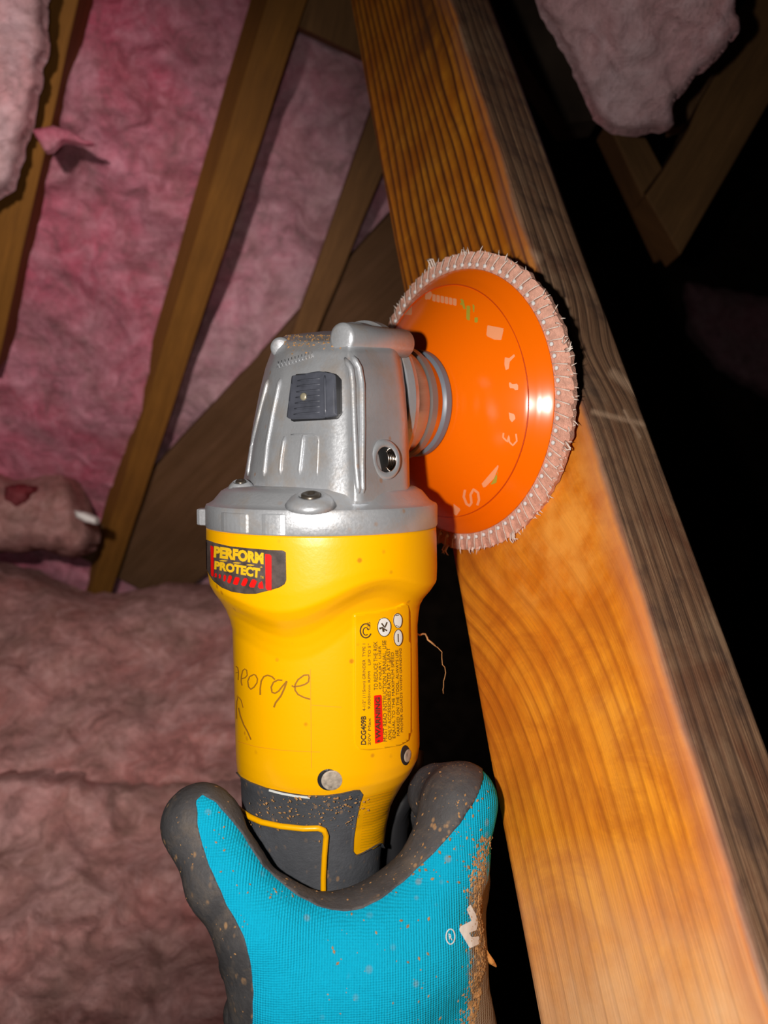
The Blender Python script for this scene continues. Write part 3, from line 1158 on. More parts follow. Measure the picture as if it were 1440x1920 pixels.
# paddle switch behind the handle
q = [P(786, 1405, .282), P(776, 1430, .281), P(762, 1460, .280), P(748, 1500, .278), P(741, 1540, .277), P(738, 1600, .277), P(736, 1700, .277)]
paddle = mk('paddle_switch', *tube(q, [0.002, 0.0040, 0.0048, 0.005, 0.005, 0.005, 0.003], 16), BLACKP, grinder)

# aluminium flange ring
prof = [(0.0355, -0.0045), (0.0372, -0.0042), (0.0375, -0.0036), (0.0375, 0.0022), (0.0372, 0.0030), (0.0362, 0.0034), (0.0350, 0.0042), (0.0325, 0.0072), (0.0300, 0.0086), (0.020, 0.0092), (0.005, 0.0092)]
V, Fc = lathe(AO, AU, prof, 160)
flange = mk('flange_ring', V, Fc, ALU, grinder)
fix_normals(flange)
sharp(flange, 30)
fl_bvh = surf(V, Fc)
mb = MB()


def flange_box(a0, a1, r0, r1, h0, h1, n=8):
    V = []
    for i in range(n + 1):
        a = math.radians(a0 + (a1 - a0) * i / n)
        d = AR * math.cos(a) - AT * math.sin(a)
        e_ = 1 - (2 * i / n - 1) ** 4
        rr_ = r0 + 0.001 + (r1 - r0 - 0.001) * e_
        V += [AO + d * r0 + AU * h0, AO + d * rr_ + AU * h0, AO + d * rr_ + AU * h1, AO + d * r0 + AU * h1]
    Fc = []
    for i in range(n):
        for k in range(4):
            Fc.append((i * 4 + k, i * 4 + (k + 1) % 4, i * 4 + 4 + (k + 1) % 4, i * 4 + 4 + k))
    Fc += [(0, 1, 2, 3), (n * 4 + 3, n * 4 + 2, n * 4 + 1, n * 4)]
    return V, Fc


for a in ((172, 186, .036, .0408, -.0040, .0012), (118, 140, .036, .0382, -.0040, .0018), (100, 114, .036, .0380, -.0042, .0020)):
    o = mk('flange_lug', *flange_box(*a), ALU, grinder, False)
    fix_normals(o)
    bevel(o, 0.0004)
# screw mounds on the ring
for (x, y, s) in ((583, 938, 1.0), (806, 922, 0.7), (452, 912, 0.6)):
    p, n = hit(fl_bvh, x, y, 0.0)
    if p is None:
        continue
    V, Fc = lathe(p - AU * 0.0012, unit(AU * 0.85 - np.array([0, 1, 0]) * 0.3), [(0.0074 * s, 0), (0.0060 * s, 0.0017), (0.0042 * s, 0.0028), (0.0036 * s, 0.0030), (0.0030 * s, 0.0012)], 40)
    mnd = mk('screw_mound', V, Fc, ALU, grinder)
    fix_normals(mnd)
    V, Fc = lathe(p + AU * 0.0002, unit(AU * 0.85 - np.array([0, 1, 0]) * 0.3), [(0.0028 * s, 0), (0.0028 * s, 0.0016), (0.0022 * s, 0.0019), (0.0012 * s, 0.0019), (0.001 * s, 0.0012)], 24)
    fix_normals(mk('screw', V, Fc, plain('dark_screw', (0.12, 0.10, 0.08), 0.35, 0.7), mnd))

# gear case: rings of (picture x, picture y, distance)
HEAD = [
    (945, [(452, .266), (463, .247), (500, .234), (560, .2285), (616, .2214), (654, .2203), (664, .2178), (680, .2185), (726, .2275), (770, .2370), (772, .262), (700, .288), (560, .298), (478, .285)]),
    (905, [(454, .266), (465, .246), (500, .235), (560, .2280), (616, .2214), (656, .2198), (664, .2174), (680, .2185), (724, .2275), (766, .2365), (769, .262), (700, .288), (560, .298), (480, .285)]),
    (850, [(464, .265), (474, .246), (507, .2355), (562, .2285), (618, .2218), (654, .2205), (662, .2182), (677, .2192), (722, .2280), (764, .2370), (768, .262), (700, .286), (562, .296), (486, .283)]),
    (790, [(474, .264), (485, .246), (515, .2362), (566, .2290), (619, .2223), (652, .2210), (660, .2190), (675, .2200), (720, .2285), (762, .2375), (766, .262), (700, .284), (570, .294), (494, .281)]),
    (730, [(486, .262), (497, .246), (524, .2370), (570, .2300), (620, .2230), (649, .2216), (658, .2198), (672, .2207), (716, .2290), (757, .2385), (763, .262), (698, .282), (575, .290), (504, .278)]),
    (690, [(496, .261), (507, .246), (532, .2378), (574, .2310), (622, .2250), (646, .2222), (655, .2202), (670, .2218), (710, .2300), (750, .2395), (760, .262), (694, .280), (580, .287), (512, .276)]),
    (660, [(507, .260), (517, .2475), (538, .2400), (578, .2332), (622, .2270), (644, .2240), (653, .2226), (668, .2240), (704, .2320), (742, .2405), (757, .262), (690, .279), (585, .284), (522, .274)]),
    (640, [(518, .260), (527, .2500), (546, .2430), (582, .2365), (620, .2310), (640, .2280), (650, .2268), (664, .2280), (700, .2350), (734, .2425), (750, .262), (688, .277), (590, .281), (532, .273)]),
    (628, [(536, .261), (543, .2540), (560, .2480), (590, .2430), (620, .2390), (638, .2370), (648, .2360), (660, .2365), (694, .2410), (722, .2470), (736, .262), (684, .273), (596, .276), (546, .270)]),
]


def head_mesh():
    rings = []
    for y, r in HEAD:
        pts = np.array([P(x, y, z) for x, z in r])
        n = len(pts)
        # corner-rounded resampling: 6 points per side, light smoothing
        q = []
        for i in range(n):
            for t in np.linspace(0, 1, 8, endpoint=False):
                q.append(pts[i] + (pts[(i + 1) % n] - pts[i]) * t)
        q = np.array(q)
        for _ in range(3):
            q = (np.roll(q, 1, 0) + 2 * q + np.roll(q, -1, 0)) / 4
        rings.append(q)
    out = []
    for i in range(len(rings) - 1):
        for t in np.linspace(0, 1, 6, endpoint=False):
            out.append(rings[i] + (rings[i + 1] - rings[i]) * t)
    out.append(rings[-1])
    c = rings[-1].mean(0) + np.array([0, 0, 0.001])
    for s in (0.8, 0.5, 0.2):
        out.append(c + (rings[-1] - c) * s + np.array([0, 0, 0.0006 * (1 - s)]))
    m = len(out[0])
    V = np.concatenate(out)
    Fc = []
    for i in range(len(out) - 1):
        for k in range(m):
            Fc.append((i * m + k, i * m + (k + 1) % m, (i + 1) * m + (k + 1) % m, (i + 1) * m + k))
    Fc.append(tuple(range(m))[::-1])
    Fc.append(tuple((len(out) - 1) * m + k for k in range(m)))
    return V, Fc


head_v, head_f = head_mesh()
gear = mk('gear_case', head_v, head_f, ALU, grinder)
fix_normals(gear)
hd_bvh = surf(head_v, head_f)


def rib(mb, bvh, pts, r, lift=0.0, seg=8):
    q = []
    for i in range(len(pts) - 1):
        a, b = np.array(pts[i], float), np.array(pts[i + 1], float)
        n = max(1, int(np.linalg.norm(b - a) / 8))
        for k in range(n):
            p, _ = hit(bvh, *(a + (b - a) * k / n), lift)
            if p is not None:
                q.append(p)
    p, _ = hit(bvh, *pts[-1], lift)
    if p is not None:
        q.append(p)
    if len(q) < 2:
        return
    rr = [r * 0.4] + [r] * (len(q) - 2) + [r * 0.4]
    mb.add(tube(q, rr, seg))


def rib_part(name, pts, r, lift=0.0):
    mb = MB()
    rib(mb, hd_bvh, pts, r, lift)
    return mb.build(name, ALU, gear)


for q in ([(503, 712), (488, 770), (474, 830), (465, 892)], [(526, 710), (513, 770), (502, 830), (495, 893)]):
    rib_part('cooling_rib', q, 0.0008)
for q in ([(534, 818), (528, 855), (525, 890)], [(569, 815), (565, 855), (561, 890)]):
    rib_part('cooling_rib', q, 0.0007)
rib_part('panel_edge', [(545, 815), (590, 815), (597, 820), (596, 860), (594, 893)], 0.0004, -0.0001)
rib_part('corner_ridge', [(648, 672), (657, 690), (661, 720), (664, 800), (667, 870), (672, 925)], 0.0009, 0.0002)
rib_part('corner_ridge', [(662, 668), (674, 690), (679, 720), (680, 800), (679, 870), (680, 925)], 0.0008, 0.0001)
# cast lettering on the top of the case, too worn to read
mb = MB()
for i in range(11):
    x = 520 + i * 6.3
    y = 690 - i * 1.9
    rib(mb, hd_bvh, [(x, y), (x + 2.2, y - 11), (x + 4.4, y - 1)], 0.00022, 0.0001, 6)
mb.build('cast_lettering', ALU, gear)

# bolt bosses along the top
for a, b, r in ((P(640, 634, .2265), P(757, 645, .252), .0046), (P(526, 652, .2480), P(560, 652, .285), .0034)):
    d = unit(b - a)
    L = np.linalg.norm(b - a)
    V, Fc = lathe(a, d, [(r * 0.7, -0.0006), (r * 0.95, 0.0), (r, 0.0006), (r, L - .0005), (r * 0.93, L)], 36)
    fix_normals(mk('bolt_boss', V, Fc, ALU, gear))

# side-handle socket
p, n = hit(hd_bvh, 721, 862, 0.0)
n = unit(np.array([0.66, -0.74, 0.02]))
V, Fc = lathe(p - n * 0.001, n, [(0.0062, 0), (0.0060, 0.0014), (0.0056, 0.0019), (0.0050, 0.0021), (0.0041, 0.0021), (0.0038, 0.0018), (0.0038, 0.0010)], 48, cap=False)
sock = fix_normals(mk('handle_socket', V, Fc, ALU, gear))
V, Fc = lathe(p + n * 0.00005, n, [(0.0038, 0), (0.0037, 0.0004), (0.0005, 0.0004)], 40)
mk('socket_bore', V, Fc, plain('dark_bore', (0.03, 0.03, 0.03), 0.4, 0.5), sock)  # shallow floor, coloured dark for the shade of a deep bore
mb = MB()
e1 = unit(np.cross(n, [0, 0, 1.0]))
e2 = np.cross(e1, n)
sgn = 1 if e1[0] > 0 else -1
for k in range(5):
    pts = []
    for a in np.linspace(-1.25, 1.25, 14):
        rr = 0.0036 - 0.00055 * k
        pts.append(p + n * (0.0009 - 0.00012 * k) + e1 * sgn * rr * math.cos(a) * 1.0 + e2 * 0.0036 * math.sin(a) * math.sqrt(1 - (k / 6) ** 2))
    mb.add(tube(pts, 0.00026, 6))
mb.build('socket_thread', STEEL, sock)

# spindle lock button
hole = [(548, 712), (556, 702), (612, 697), (632, 702), (641, 712), (642, 776), (634, 786), (548, 791), (543, 780)]
well = on_body('button_recess', hole, BLACKP, 0.0002, gear, 4, hd_bvh)  # flat black patch painted for the shade in the recess
btn = [(555, 708), (604, 700), (630, 704), (633, 780), (606, 785), (545, 787)]
v, f = dense_poly(btn, 4)
v, f = project_poly(hd_bvh, v, f, 0.0)
sg = 1 if np.dot(vnormals(v, f).mean(0), [0, -1, 0]) > 0 else -1
V, Fc = raise_patch(v, f, sg, 0.0018)
button = mk('spindle_lock_button', V, Fc, SLATE, gear)
btn_bvh = surf(V, Fc)
mb = MB()
for k in range(7):
    y = 714 + k * 10.5
    rib(mb, btn_bvh, [(558 - k * 1.2, y), (600, y - 4)], 0.00035, 0.0, 6)
rib(mb, btn_bvh, [(609, 704), (611, 784)], 0.0005, 0.0, 6)
mb.build('button_ridges', SLATE, button)
V, Fc = lathe(hit(btn_bvh, 570, 744, 0)[0], unit([-.5, -.85, 0]), [(0.0012, 0), (0.0011, 0.0005), (0.0006, 0.0006)], 20)
mk('button_pin', V, Fc, plain('brass_pin', (0.45, 0.40, 0.28), 0.4, 0.5), button)

# ------------------------------------------------------------------ spindle, nut and sanding disc
DN = unit([0.805, 0.590, 0.070])
DC = np.array([0.0283, 0.300, CH + 0.0420])


def ringpart(name, prof, mat, parent=grinder, seg=96):
    V, Fc = lathe(DC, DN, prof, seg)
    o = mk(name, V, Fc, mat, parent)
    fix_normals(o)
    sharp(o, 32)
    return o


ringpart('bearing_cover', [(0.020, -0.0515), (0.0268, -0.0515), (0.0275, -0.0505), (0.0275, -0.0480), (0.0258, -0.0476), (0.0258, -0.0462), (0.0284, -0.0458), (0.0284, -0.0430), (0.0278, -0.0422), (0.0270, -0.0405), (0.0240, -0.0400), (0.0215, -0.0395)], ALU)
ringpart('spindle_collar', [(0.0215, -0.0435), (0.0215, -0.0385), (0.0205, -0.0378), (0.0205, -0.0362), (0.0200, -0.0358), (0.0198, -0.0300), (0.0190, -0.0295)], STEEL)
ringpart('spindle_ring', [(0.0192, -0.0298), (0.0205, -0.0292), (0.0205, -0.0268), (0.0192, -0.0262)], plain('grey_ring', (0.36, 0.36, 0.36), 0.3, 0.7))
ringpart('spindle_sleeve', [(0.0188, -0.0265), (0.0188, -0.0225)], STEEL)
ringpart('flange_nut', [(0.0170, -0.0240), (0.0190, -0.0232), (0.0198, -0.0222), (0.0198, -0.0200), (0.0190, -0.0190), (0.0170, -0.0186), (0.0150, -0.0172)], NUTGREY)

RO = 0.0504
prof = []
for s in np.linspace(0, 1, 26):
    r = 0.012 + (RO - 0.012) * s
    z = -0.0195 + 0.0175 * (s ** 1.75)
    if r > 0.0443:
        z += 0.0006
    prof.append((r, z))
prof += [(RO + 0.0002, -0.0012), (RO - 0.001, -0.0002), (0.046, -0.0030), (0.02, -0.0130)]
V, Fc = lathe(DC, DN, prof, 160)
disc = mk('sanding_disc', V, Fc, ORANGE, grinder)
fix_normals(disc)
dv_bvh = surf(V, Fc)
de1 = unit(np.cross(DN, (0, 0, 1)))
de2 = np.cross(DN, de1)


def dpt(r, a, s):
    return DC + DN * s + r * (math.cos(a) * de1 + math.sin(a) * de2)


# thin dark moulding line near the rim
mb = MB()
pts = [dpt(0.0440 + 0.0004 * math.sin(3 * a), a, -0.0195 + 0.0175 * ((0.0440 - 0.012) / (RO - 0.012)) ** 1.75 - 0.0001) for a in np.linspace(0, 2 * math.pi, 120)]
mb.add(tube(pts, 0.00022, 6))
mb.build('moulding_line', GROOVE, disc)
# pleated abrasive cloth flaps behind the rim
nP = 480
V = []
radii = [0.0400, 0.0495, 0.0525, 0.0550, 0.0570]
for k in range(nP):
    a = 2 * math.pi * k / nP
    ph = k % 6
    for j, r in enumerate(radii):
        saw = (ph / 5.0 - 0.5) * 0.0011 * (j / 4)
        rr = r + (0.0011 * noise.noise(Vector((k * 0.23, 3, 0))) if j == 4 else 0)
        V.append(dpt(rr, a + 0.01 * j, [0.0006, -0.0008, -0.0006, 0.0000, 0.0006][j] + saw))
    for j, r in enumerate((0.0565, 0.050, 0.0400)):
        V.append(dpt(r + (0.0011 * noise.noise(Vector((k * 0.23, 3, 0))) if j == 0 else 0), a + 0.01 * (4 - 2 * j), [0.0032, 0.0036, 0.0030][j]))
m = len(radii) + 3
Fc = []
for k in range(nP):
    for j in range(m):
        a, b = k * m + j, k * m + (j + 1) % m
        c, d = ((k + 1) % nP) * m + (j + 1) % m, ((k + 1) % nP) * m + j
        Fc.append((a, b, c, d))
flaps = mk('abrasive_flaps', V, Fc, FLAP, grinder)
fix_normals(flaps)
sharp(flaps, 40)
flaps['label'] = 'pink frayed abrasive cloth rim with white threads'
# cloth edges (pale creases), white stitches, frayed threads
mb = MB()
for k in range(0, nP, 6):
    a = 2 * math.pi * k / nP
    mb.add(tube([dpt(0.0508, a, -0.0014), dpt(0.0540, a + 0.02, -0.0013), dpt(0.0566, a + 0.035, -0.0006)], [0.00016, 0.0002, 0.00026], 5))
mb.build('cloth_edges', THREAD, flaps)
mb = MB()
for k in range(78):
    a = 2 * math.pi * (k + 0.5) / 78
    v, f = lathe(dpt(0.0521, a, -0.0012), -DN, [(0.00085, -0.0004), (0.00075, 0.0002), (0.0003, 0.0004)], 8)
    mb.add((v, f))
mb.build('white_stitches', DOT, flaps, kind='stuff')
mb = MB()
for k in range(210):
    a = rng.rand() * 2 * math.pi
    L = 0.0008 + 0.0022 * rng.rand() ** 2.0
    s0 = rng.rand() * 0.003 - 0.0005
    bend = (rng.rand() - 0.5) * 0.05
    mb.add(tube([dpt(0.0560, a, s0), dpt(0.0560 + L * 0.55, a + bend * 0.35, s0 - 0.0003), dpt(0.0562 + L, a + bend, s0 - 0.0006 * rng.rand())], [0.00034, 0.00022, 0.00007], 5))
for a0 in (math.radians(q) for q in (100, 62, 20, -12, 140, 125, -100, 160)):
    for j in range(4):
        b = a0 + (rng.rand() - 0.5) * 0.05
        mb.add(tube([dpt(0.0562, b, 0), dpt(0.0585, b + 0.01, -0.001), dpt(0.0600, b + (rng.rand() - .5) * 0.08, -0.001)], [0.0004, 0.0003, 0.00012], 5))
mb.build('frayed_threads', THREAD, flaps, kind='stuff')

# worn print on the disc
mb, mg = MB(), MB()
LD = 0.00012


def dpoly(mbx, q):
    v, f = dense_poly(q, 3)
    mbx.add(project_poly(dv_bvh, v, f, LD))


D9 = lambda q: [(740 + a / 9, 540 + b / 9) for a, b in q]
dpoly(mb, D9([(150, 265), (300, 270), (295, 460), (145, 455)]))
dpoly(mb, D9([(530, 50), (610, 50), (640, 110), (600, 200), (560, 190), (510, 215)]))
for i in range(6):
    x0, y0 = 640 + i * 70, 105 + i * 14
    dpoly(mb, D9([(x0, y0), (x0 + 58, y0 + 6), (x0 + 56, y0 + 130), (x0 - 4, y0 + 118)]))
for q in ([(1110, 190), (1160, 190), (1200, 360), (1165, 365)], [(1105, 250), (1140, 250), (1135, 300), (1100, 300)], [(1215, 300), (1280, 300), (1270, 550), (1210, 540)], [(1315, 280), (1352, 285), (1345, 420), (1318, 400)], [(1350, 500), (1410, 500), (1400, 590), (1350, 585)]):
    dpoly(mg, D9(q))
dpoly(mb, [(914, 610), (945, 616), (940, 638), (927, 637), (912, 630)])
D6 = lambda q: [(900 + a / 6, 640 + b / 6) for a, b in q]
for q in ([(280, 180), (330, 190), (390, 140), (395, 170), (335, 230), (325, 310), (290, 325), (275, 260)], [(325, 465), (355, 460), (360, 485), (430, 475), (430, 545), (395, 550), (375, 525), (335, 530)],
          [(325, 800), (390, 820), (400, 870), (360, 910), (335, 880)], [(20, 1600), (205, 1385), (215, 1400), (160, 1540), (60, 1640), (35, 1640)]):
    dpoly(mb, D6(q))
mt = MB()
dpoly(mt, D6([(210, 1440), (185, 1590), (110, 1620), (150, 1560)]))
mt.build('worn_green_triangle', PRINTG, disc, False)
D8 = lambda q: [(800 + a / 10.67, 860 + b / 10.67) for a, b in q]
for q, wd in ((D8([(770, 620), (745, 760), (800, 900), (860, 940), (900, 880), (880, 720), (940, 610), (1030, 680), (1050, 820), (1015, 930)]), 4.5),
              (D6([(265, 1030), (260, 1080), (310, 1130), (325, 1060), (330, 1130), (370, 1170), (415, 1120), (405, 1040)]), 3)):
    v, f = ribbon(q, wd)
    mb.add(project_poly(dv_bvh, v, f, LD))
dpoly(mb, D8([(540, 900), (685, 1010), (600, 1140), (545, 1110)]))
mb.build('worn_pale_print', PRINT, disc, False)
mg.build('worn_green_print', PRINTG, disc, False)

# ------------------------------------------------------------------ the gloved hand
CAPS = [
    # (x, y, distance, radius in m) -> (x, y, distance, radius), blend
    ((560, 2330, .235, .026), (770, 2330, .240, .026)),           # wrist
    ((560, 2330, .235, .026), (560, 1990, .226, .0190)),
    ((560, 1990, .226, .0190), (552, 1850, .222, .0140)),         # thumb base
    ((552, 1850, .222, .0140), (490, 1738, .222, .0120)),
    ((490, 1738, .222, .0120), (421, 1640, .225, .0106)),         # thumb
    ((421, 1640, .225, .0106), (382, 1550, .231, .0101)),
    ((382, 1550, .231, .0101), (373, 1537, .232, .0101)),
    ((525, 1757, .2225, .0108), (690, 1768, .226, .0125)),         # web between thumb and finger
    ((700, 2330, .238, .026), (690, 1960, .229, .0205)),          # back of the hand
    ((690, 1960, .229, .0205), (740, 1800, .229, .0170)),
    ((560, 1990, .226, .0190), (690, 1860, .226, .0180)),
    ((545, 1850, .223, .0150), (650, 1830, .226, .0150)),
    ((650, 1830, .228, .0160), (790, 1760, .233, .0150)),
    ((770, 2330, .244, .026), (800, 1960, .238, .0200)),
    ((800, 1960, .238, .0200), (808, 1800, .238, .0165)),
    ((740, 1800, .231, .0160), (836, 1620, .239, .0125)),         # first finger's bone
    ((836, 1620, .239, .0125), (862, 1508, .246, .0112)),         # its knuckle
    ((862, 1508, .246, .0112), (846, 1502, .284, .0110)),         # first finger going back round the handle
    ((870, 1495, .250, .0098), (822, 1490, .262, .0098)),
    ((846, 1502, .284, .0110), (740, 1500, .305, .0100)),
    ((740, 1500, .305, .0100), (620, 1510, .303, .0092)),
    ((620, 1510, .303, .0092), (530, 1530, .285, .0084)),
    ((820, 1800, .240, .0150), (846, 1650, .256, .0118)),         # second finger
    ((846, 1650, .256, .0118), (830, 1640, .298, .0108)),
    ((830, 1640, .298, .0108), (690, 1630, .314, .0100)),
    ((690, 1630, .314, .0100), (560, 1640, .300, .0092)),
    ((560, 1640, .300, .0092), (470, 1660, .272, .0086)),
    ((818, 1880, .244, .0145), (838, 1780, .262, .0118)),         # third finger
    ((838, 1780, .262, .0118), (820, 1760, .302, .0106)),
    ((820, 1760, .302, .0106), (690, 1750, .314, .0100)),
    ((690, 1750, .314, .0100), (550, 1770, .296, .0092)),
    ((550, 1770, .296, .0092), (462, 1800, .262, .0086)),
    ((808, 1980, .246, .0140), (826, 1900, .264, .0110)),         # little finger
    ((826, 1900, .264, .0110), (800, 1880, .300, .0098)),
    ((800, 1880, .300, .0098), (680, 1870, .308, .0092)),
    ((680, 1870, .308, .0092), (540, 1885, .286, .0086)),
    ((540, 1885, .286, .0086), (468, 1900, .254, .0082)),
]


def smin(a, b, k):
    h = np.clip(0.5 + 0.5 * (b - a) / k, 0, 1)
    return b + (a - b) * h - k * h * (1 - h)


def surface_nets(D, org, vox):
    nx, ny, nz = D.shape
    neg = D < 0
    cor = [(i, j, k) for i in (0, 1) for j in (0, 1) for k in (0, 1)]
    sl = lambda c: D[c[0]:nx - 1 + c[0], c[1]:ny - 1 + c[1], c[2]:nz - 1 + c[2]]
    cnt = sum((sl(c) < 0).astype(int) for c in cor)
    act = (cnt > 0) & (cnt < 8)
    idx = -np.ones(act.shape, int)
    ids = np.argwhere(act)
    idx[act] = np.arange(len(ids))
    acc = np.zeros((len(ids), 3))
    num = np.zeros(len(ids))
    vals = {c: sl(c)[act] for c in cor}
    for a in cor:
        for b in cor:
            if a < b and sum(abs(np.array(a) - np.array(b))) == 1:
                va, vb = vals[a], vals[b]
                m = (va < 0) != (vb < 0)
                t = np.where(m, va / np.where(m, va - vb, 1), 0)
                p = np.array(a)[None] + t[:, None] * (np.array(b) - np.array(a))[None]
                acc[m] += p[m]
                num[m] += 1
    V = (ids + acc / num[:, None]) * vox + org
    Fc = []
    for ax in range(3):
        o1, o2 = [(1, 2), (2, 0), (0, 1)][ax]
        s0 = [slice(0, n) for n in D.shape]
        s1 = [slice(0, n) for n in D.shape]
        s0[ax] = slice(0, D.shape[ax] - 1)
        s1[ax] = slice(1, D.shape[ax])
        ch = neg[tuple(s0)] != neg[tuple(s1)]
        for q in np.argwhere(ch):
            if q[o1] < 1 or q[o2] < 1 or q[o1] >= D.shape[o1] - 1 or q[o2] >= D.shape[o2] - 1:
                continue
            e1 = np.eye(3, dtype=int)[o1]
            e2 = np.eye(3, dtype=int)[o2]
            f = [idx[tuple(q)], idx[tuple(q - e1)], idx[tuple(q - e1 - e2)], idx[tuple(q - e2)]]
            if min(f) < 0:
                continue
            if not neg[tuple(q)]:
                f = f[::-1]
            Fc.append(tuple(f))
    return V, Fc


def glove_mesh():
    segs = [(P(*a[:3]), P(*b[:3]), a[3], b[3]) for a, b in CAPS]
    pts = np.array([s[0] for s in segs] + [s[1] for s in segs])
    lo, hi = pts.min(0) - 0.03, pts.max(0) + 0.03
    vox = 0.0011
    dims = ((hi - lo) / vox).astype(int) + 1
    G = np.stack(np.meshgrid(*[lo[i] + vox * np.arange(dims[i]) for i in range(3)], indexing='ij'), -1).astype(np.float32)
    D = None
    for i, (a, b, ra, rb) in enumerate(segs):
        ab = (b - a).astype(np.float32)
        pa = G - a.astype(np.float32)
        t = np.clip((pa @ ab) / (ab @ ab), 0, 1)
        d = np.linalg.norm(pa - t[..., None] * ab, axis=-1) - (ra + (rb - ra) * t)
        k = 0.004 if 2 <= i <= 6 else (0.0105 if i < 16 else 0.0035)
        D = d if D is None else smin(D, d, k)
    # the hand is pressed round the handle: hollow out where the handle stands
    h = (G - AO.astype(np.float32)) @ AU.astype(np.float32)
    hy = np.linspace(985, 2070, 80)
    tab = np.array([body_rc(y) for y in hy])[::-1]
    rad = np.interp(h, tab[:, 0], tab[:, 2])
    cx = np.interp(h, tab[:, 0], tab[:, 1])
    rx = G[..., 0] - cx
    ry = (G - AO.astype(np.float32)) @ AT.astype(np.float32)
    dh = np.sqrt(rx ** 2 + ry ** 2) - rad - 0.0002
    D = np.maximum(D, -dh)
    return surface_nets(D, lo, vox)


gl_v, gl_f = glove_mesh()
GP = px(gl_v)
gn = vnormals(gl_v, gl_f)
if np.mean(gn[:, 1][gl_v[:, 1] < 0.22]) > 0:
    gl_f = [f[::-1] for f in gl_f]
    gn = -gn
# fine wrinkles and woolly roughness
gl_v = gl_v + gn * np.array([[0.00018 * noise.noise(Vector(p) * 420) + 0.0005 * noise.noise(Vector(p) * 70)] for p in gl_v])
CY = [(379, 1490), (368, 1503), (371, 1545), (380, 1587), (393, 1625), (415, 1670), (425, 1698), (441, 1722), (458, 1755), (471, 1805), (475, 1860), (473, 1915), (473, 2400), (1200, 2400),
      (1200, 1380), (897, 1380), (903, 1440), (905, 1462), (893, 1495), (860, 1548), (830, 1583), (797, 1615), (757, 1655), (714, 1686), (680, 1704), (647, 1710), (618, 1706), (593, 1698), (560, 1680),
      (518, 1648), (490, 1622), (475, 1597), (455, 1565), (436, 1540), (405, 1505)]
scy = sdpoly(GP, CY)
zlim = (0.266 - gl_v[:, 1]) * F / 0.25
scy = np.minimum(scy, zlim) + np.array([1.6 * noise.noise(Vector(p) * 260) for p in gl_v])
dust = np.clip((GP[:, 0] - 850) / 55, 0, 1) * np.clip((GP[:, 1] - 1560) / 120, 0, 1) + 0.25 * np.clip((GP[:, 0] - 830) / 60, 0, 1)
person = empty('person', P(650, 2300, 0.24))
tag(person, 'person in a cyan and grey work glove, gripping the grinder from below', 'person')
v, f = clip(gl_v, gl_f, scy)
# keep the dust attribute on the clipped mesh by nearest height/side
dz = px(v)
dv = np.clip((dz[:, 0] - 850) / 55, 0, 1) * np.clip((dz[:, 1] - 1560) / 120, 0, 1) + 0.25 * np.clip((dz[:, 0] - 830) / 60, 0, 1)
glove = mk('work_glove', v, f, KNIT, person, True, {'dust': dv})
glove['label'] = 'cyan knitted back of the glove'
v, f = clip(gl_v, gl_f, -scy)
v, f = raise_patch(v, f, 1, 0.0005)
coat = mk('rubber_coating', v, f, COAT, glove)
coat['label'] = 'dark grey rubber coating of the glove'
gl_bvh = surf(gl_v, gl_f)
# white print on the back of the hand
mb = MB()
G4 = lambda q: [(780 + a / 4, 1380 + b / 4) for a, b in q]
on_flat(mb, G4([(400, 1258), (373, 1300), (412, 1385), (325, 1428), (318, 1455), (398, 1592), (465, 1560), (470, 1500), (410, 1510), (392, 1475), (448, 1455), (458, 1400), (440, 1330)]), 0.0003, gl_bvh, 3)
mb.build('white_glove_print', WHITE, glove, False)
mb = MB()
v, f = ribbon(oval(843.5, 1756, 8, 14, 30) + [oval(843.5, 1756, 8, 14, 30)[0]], 2.0)
mb.add(project_poly(gl_bvh, v, f, 0.0003))
mb.add(text_on(gl_bvh, 'R', (841, 1761), (847, 1763), (840, 1750), (846, 1752), 0.0003, 0.02))
mb.build('white_registered_mark', WHITE, glove, False)

# ------------------------------------------------------------------ sawdust, splinter, loose fibre
mb = MB()


def chip(p, n, s, elong=1.6):
    d = unit(rng.randn(3))
    e1 = unit(np.cross(n, d))
    e2 = np.cross(n, e1)
    a, b, c = e1 * s * elong, e2 * s, n * s * 0.6
    V = [p - a, p + a, p - b, p + b, p + c, p - c]
    mb.add((V, [(0, 2, 4), (2, 1, 4), (1, 3, 4), (3, 0, 4), (2, 0, 5), (1, 2, 5), (3, 1, 5), (0, 3, 5)]))


def scatter(bvh, n, fx, size, lift=0.0):
    for _ in range(n):
        x, y = fx()
        p, nn = hit(bvh, x, y, lift)
        if p is not None and p[1] < 0.29:
            chip(p, nn, size * (0.35 + rng.rand() ** 2 * 1.3))


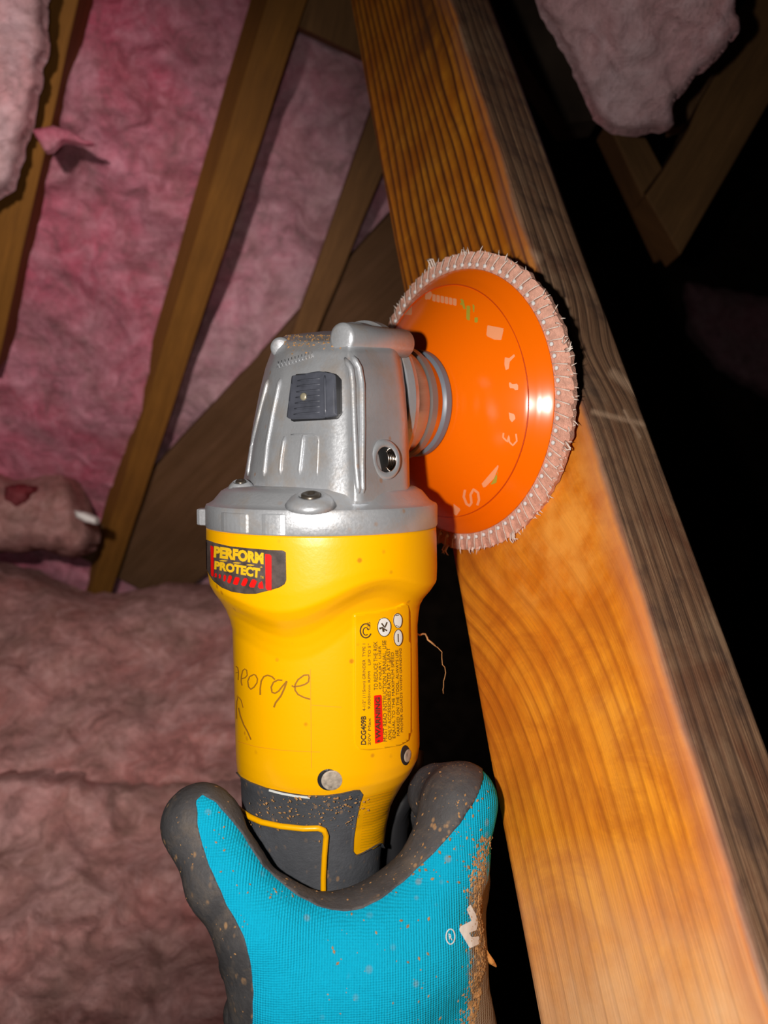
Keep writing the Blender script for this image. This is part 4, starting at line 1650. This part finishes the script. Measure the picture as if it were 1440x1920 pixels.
def edge_pt():
    y = 1570 + rng.rand() * 370
    xe = np.interp(y, [1560, 1611, 1673, 1720, 1798, 1882, 1940], [926, 912, 902, 905, 912, 898, 885])
    return xe - abs(rng.randn()) * 13, y


scatter(gl_bvh, 1100, edge_pt, 0.00036, 0.0001)
scatter(gl_bvh, 170, lambda: (740 + rng.rand() * 180, 1440 + rng.rand() * 220), 0.00026, 0.0005)
scatter(gl_bvh, 60, lambda: (500 + rng.rand() * 250, 1640 + rng.rand() * 50), 0.00026, 0.0005)
scatter(gl_bvh, 120, lambda: (310 + rng.rand() * 160, 1470 + rng.rand() * 430), 0.00018, 0.0005)
scatter(gl_bvh, 45, lambda: (600 + rng.rand() * 290, 1700 + rng.rand() * 220), 0.00026, 0.0001)
top = lambda: (790 + rng.rand() * 110, 1431 + rng.rand() * 12)
scatter(gl_bvh, 260, top, 0.00028, 0.0003)
scatter(body_bvh, 190, lambda: (470 + rng.rand() * 220, 1490 + abs(rng.randn()) * 30), 0.00026, 0.0008)
scatter(hd_bvh, 260, lambda: (530 + rng.rand() * 120, 628 + abs(rng.randn()) * 12), 0.00024, 0.0001)
sd = mb.build('sawdust', SAW, None, False)
tag(sd, 'orange brown sawdust caught on the glove, rubber grip and top of the gear case', 'sawdust', kind='stuff')
sp = mk('wood_splinter', *tube([P(904, 1772, .236), P(912, 1790, .235), P(922, 1804, .235), P(930, 1812, .236)], [0.0006, 0.0010, 0.0009, 0.0003], 6), SPLINT, None, False)
tag(sp, 'small orange wood splinter stuck on the dusty right edge of the glove', 'splinter')
pts = [P(782, 1188, .258), P(796, 1190, .262), P(808, 1205, .262), P(822, 1215, .263), P(830, 1235, .263), P(836, 1262, .264), P(831, 1285, .264), P(832, 1311, .264)]
q = []
for i in range(len(pts) - 1):
    for t in (0, .33, .66):
        w_ = pts[i] + (pts[i + 1] - pts[i]) * t
        q.append(w_ + rng.randn(3) * 0.00022)
fb = mk('wood_fibre', *tube(q, [0.00035 if i < 8 else 0.00016 for i in range(len(q))], 5), SAW, None, True)
tag(fb, 'thin curled wood fibre dangling from the right side of the yellow housing', 'wood fibre')
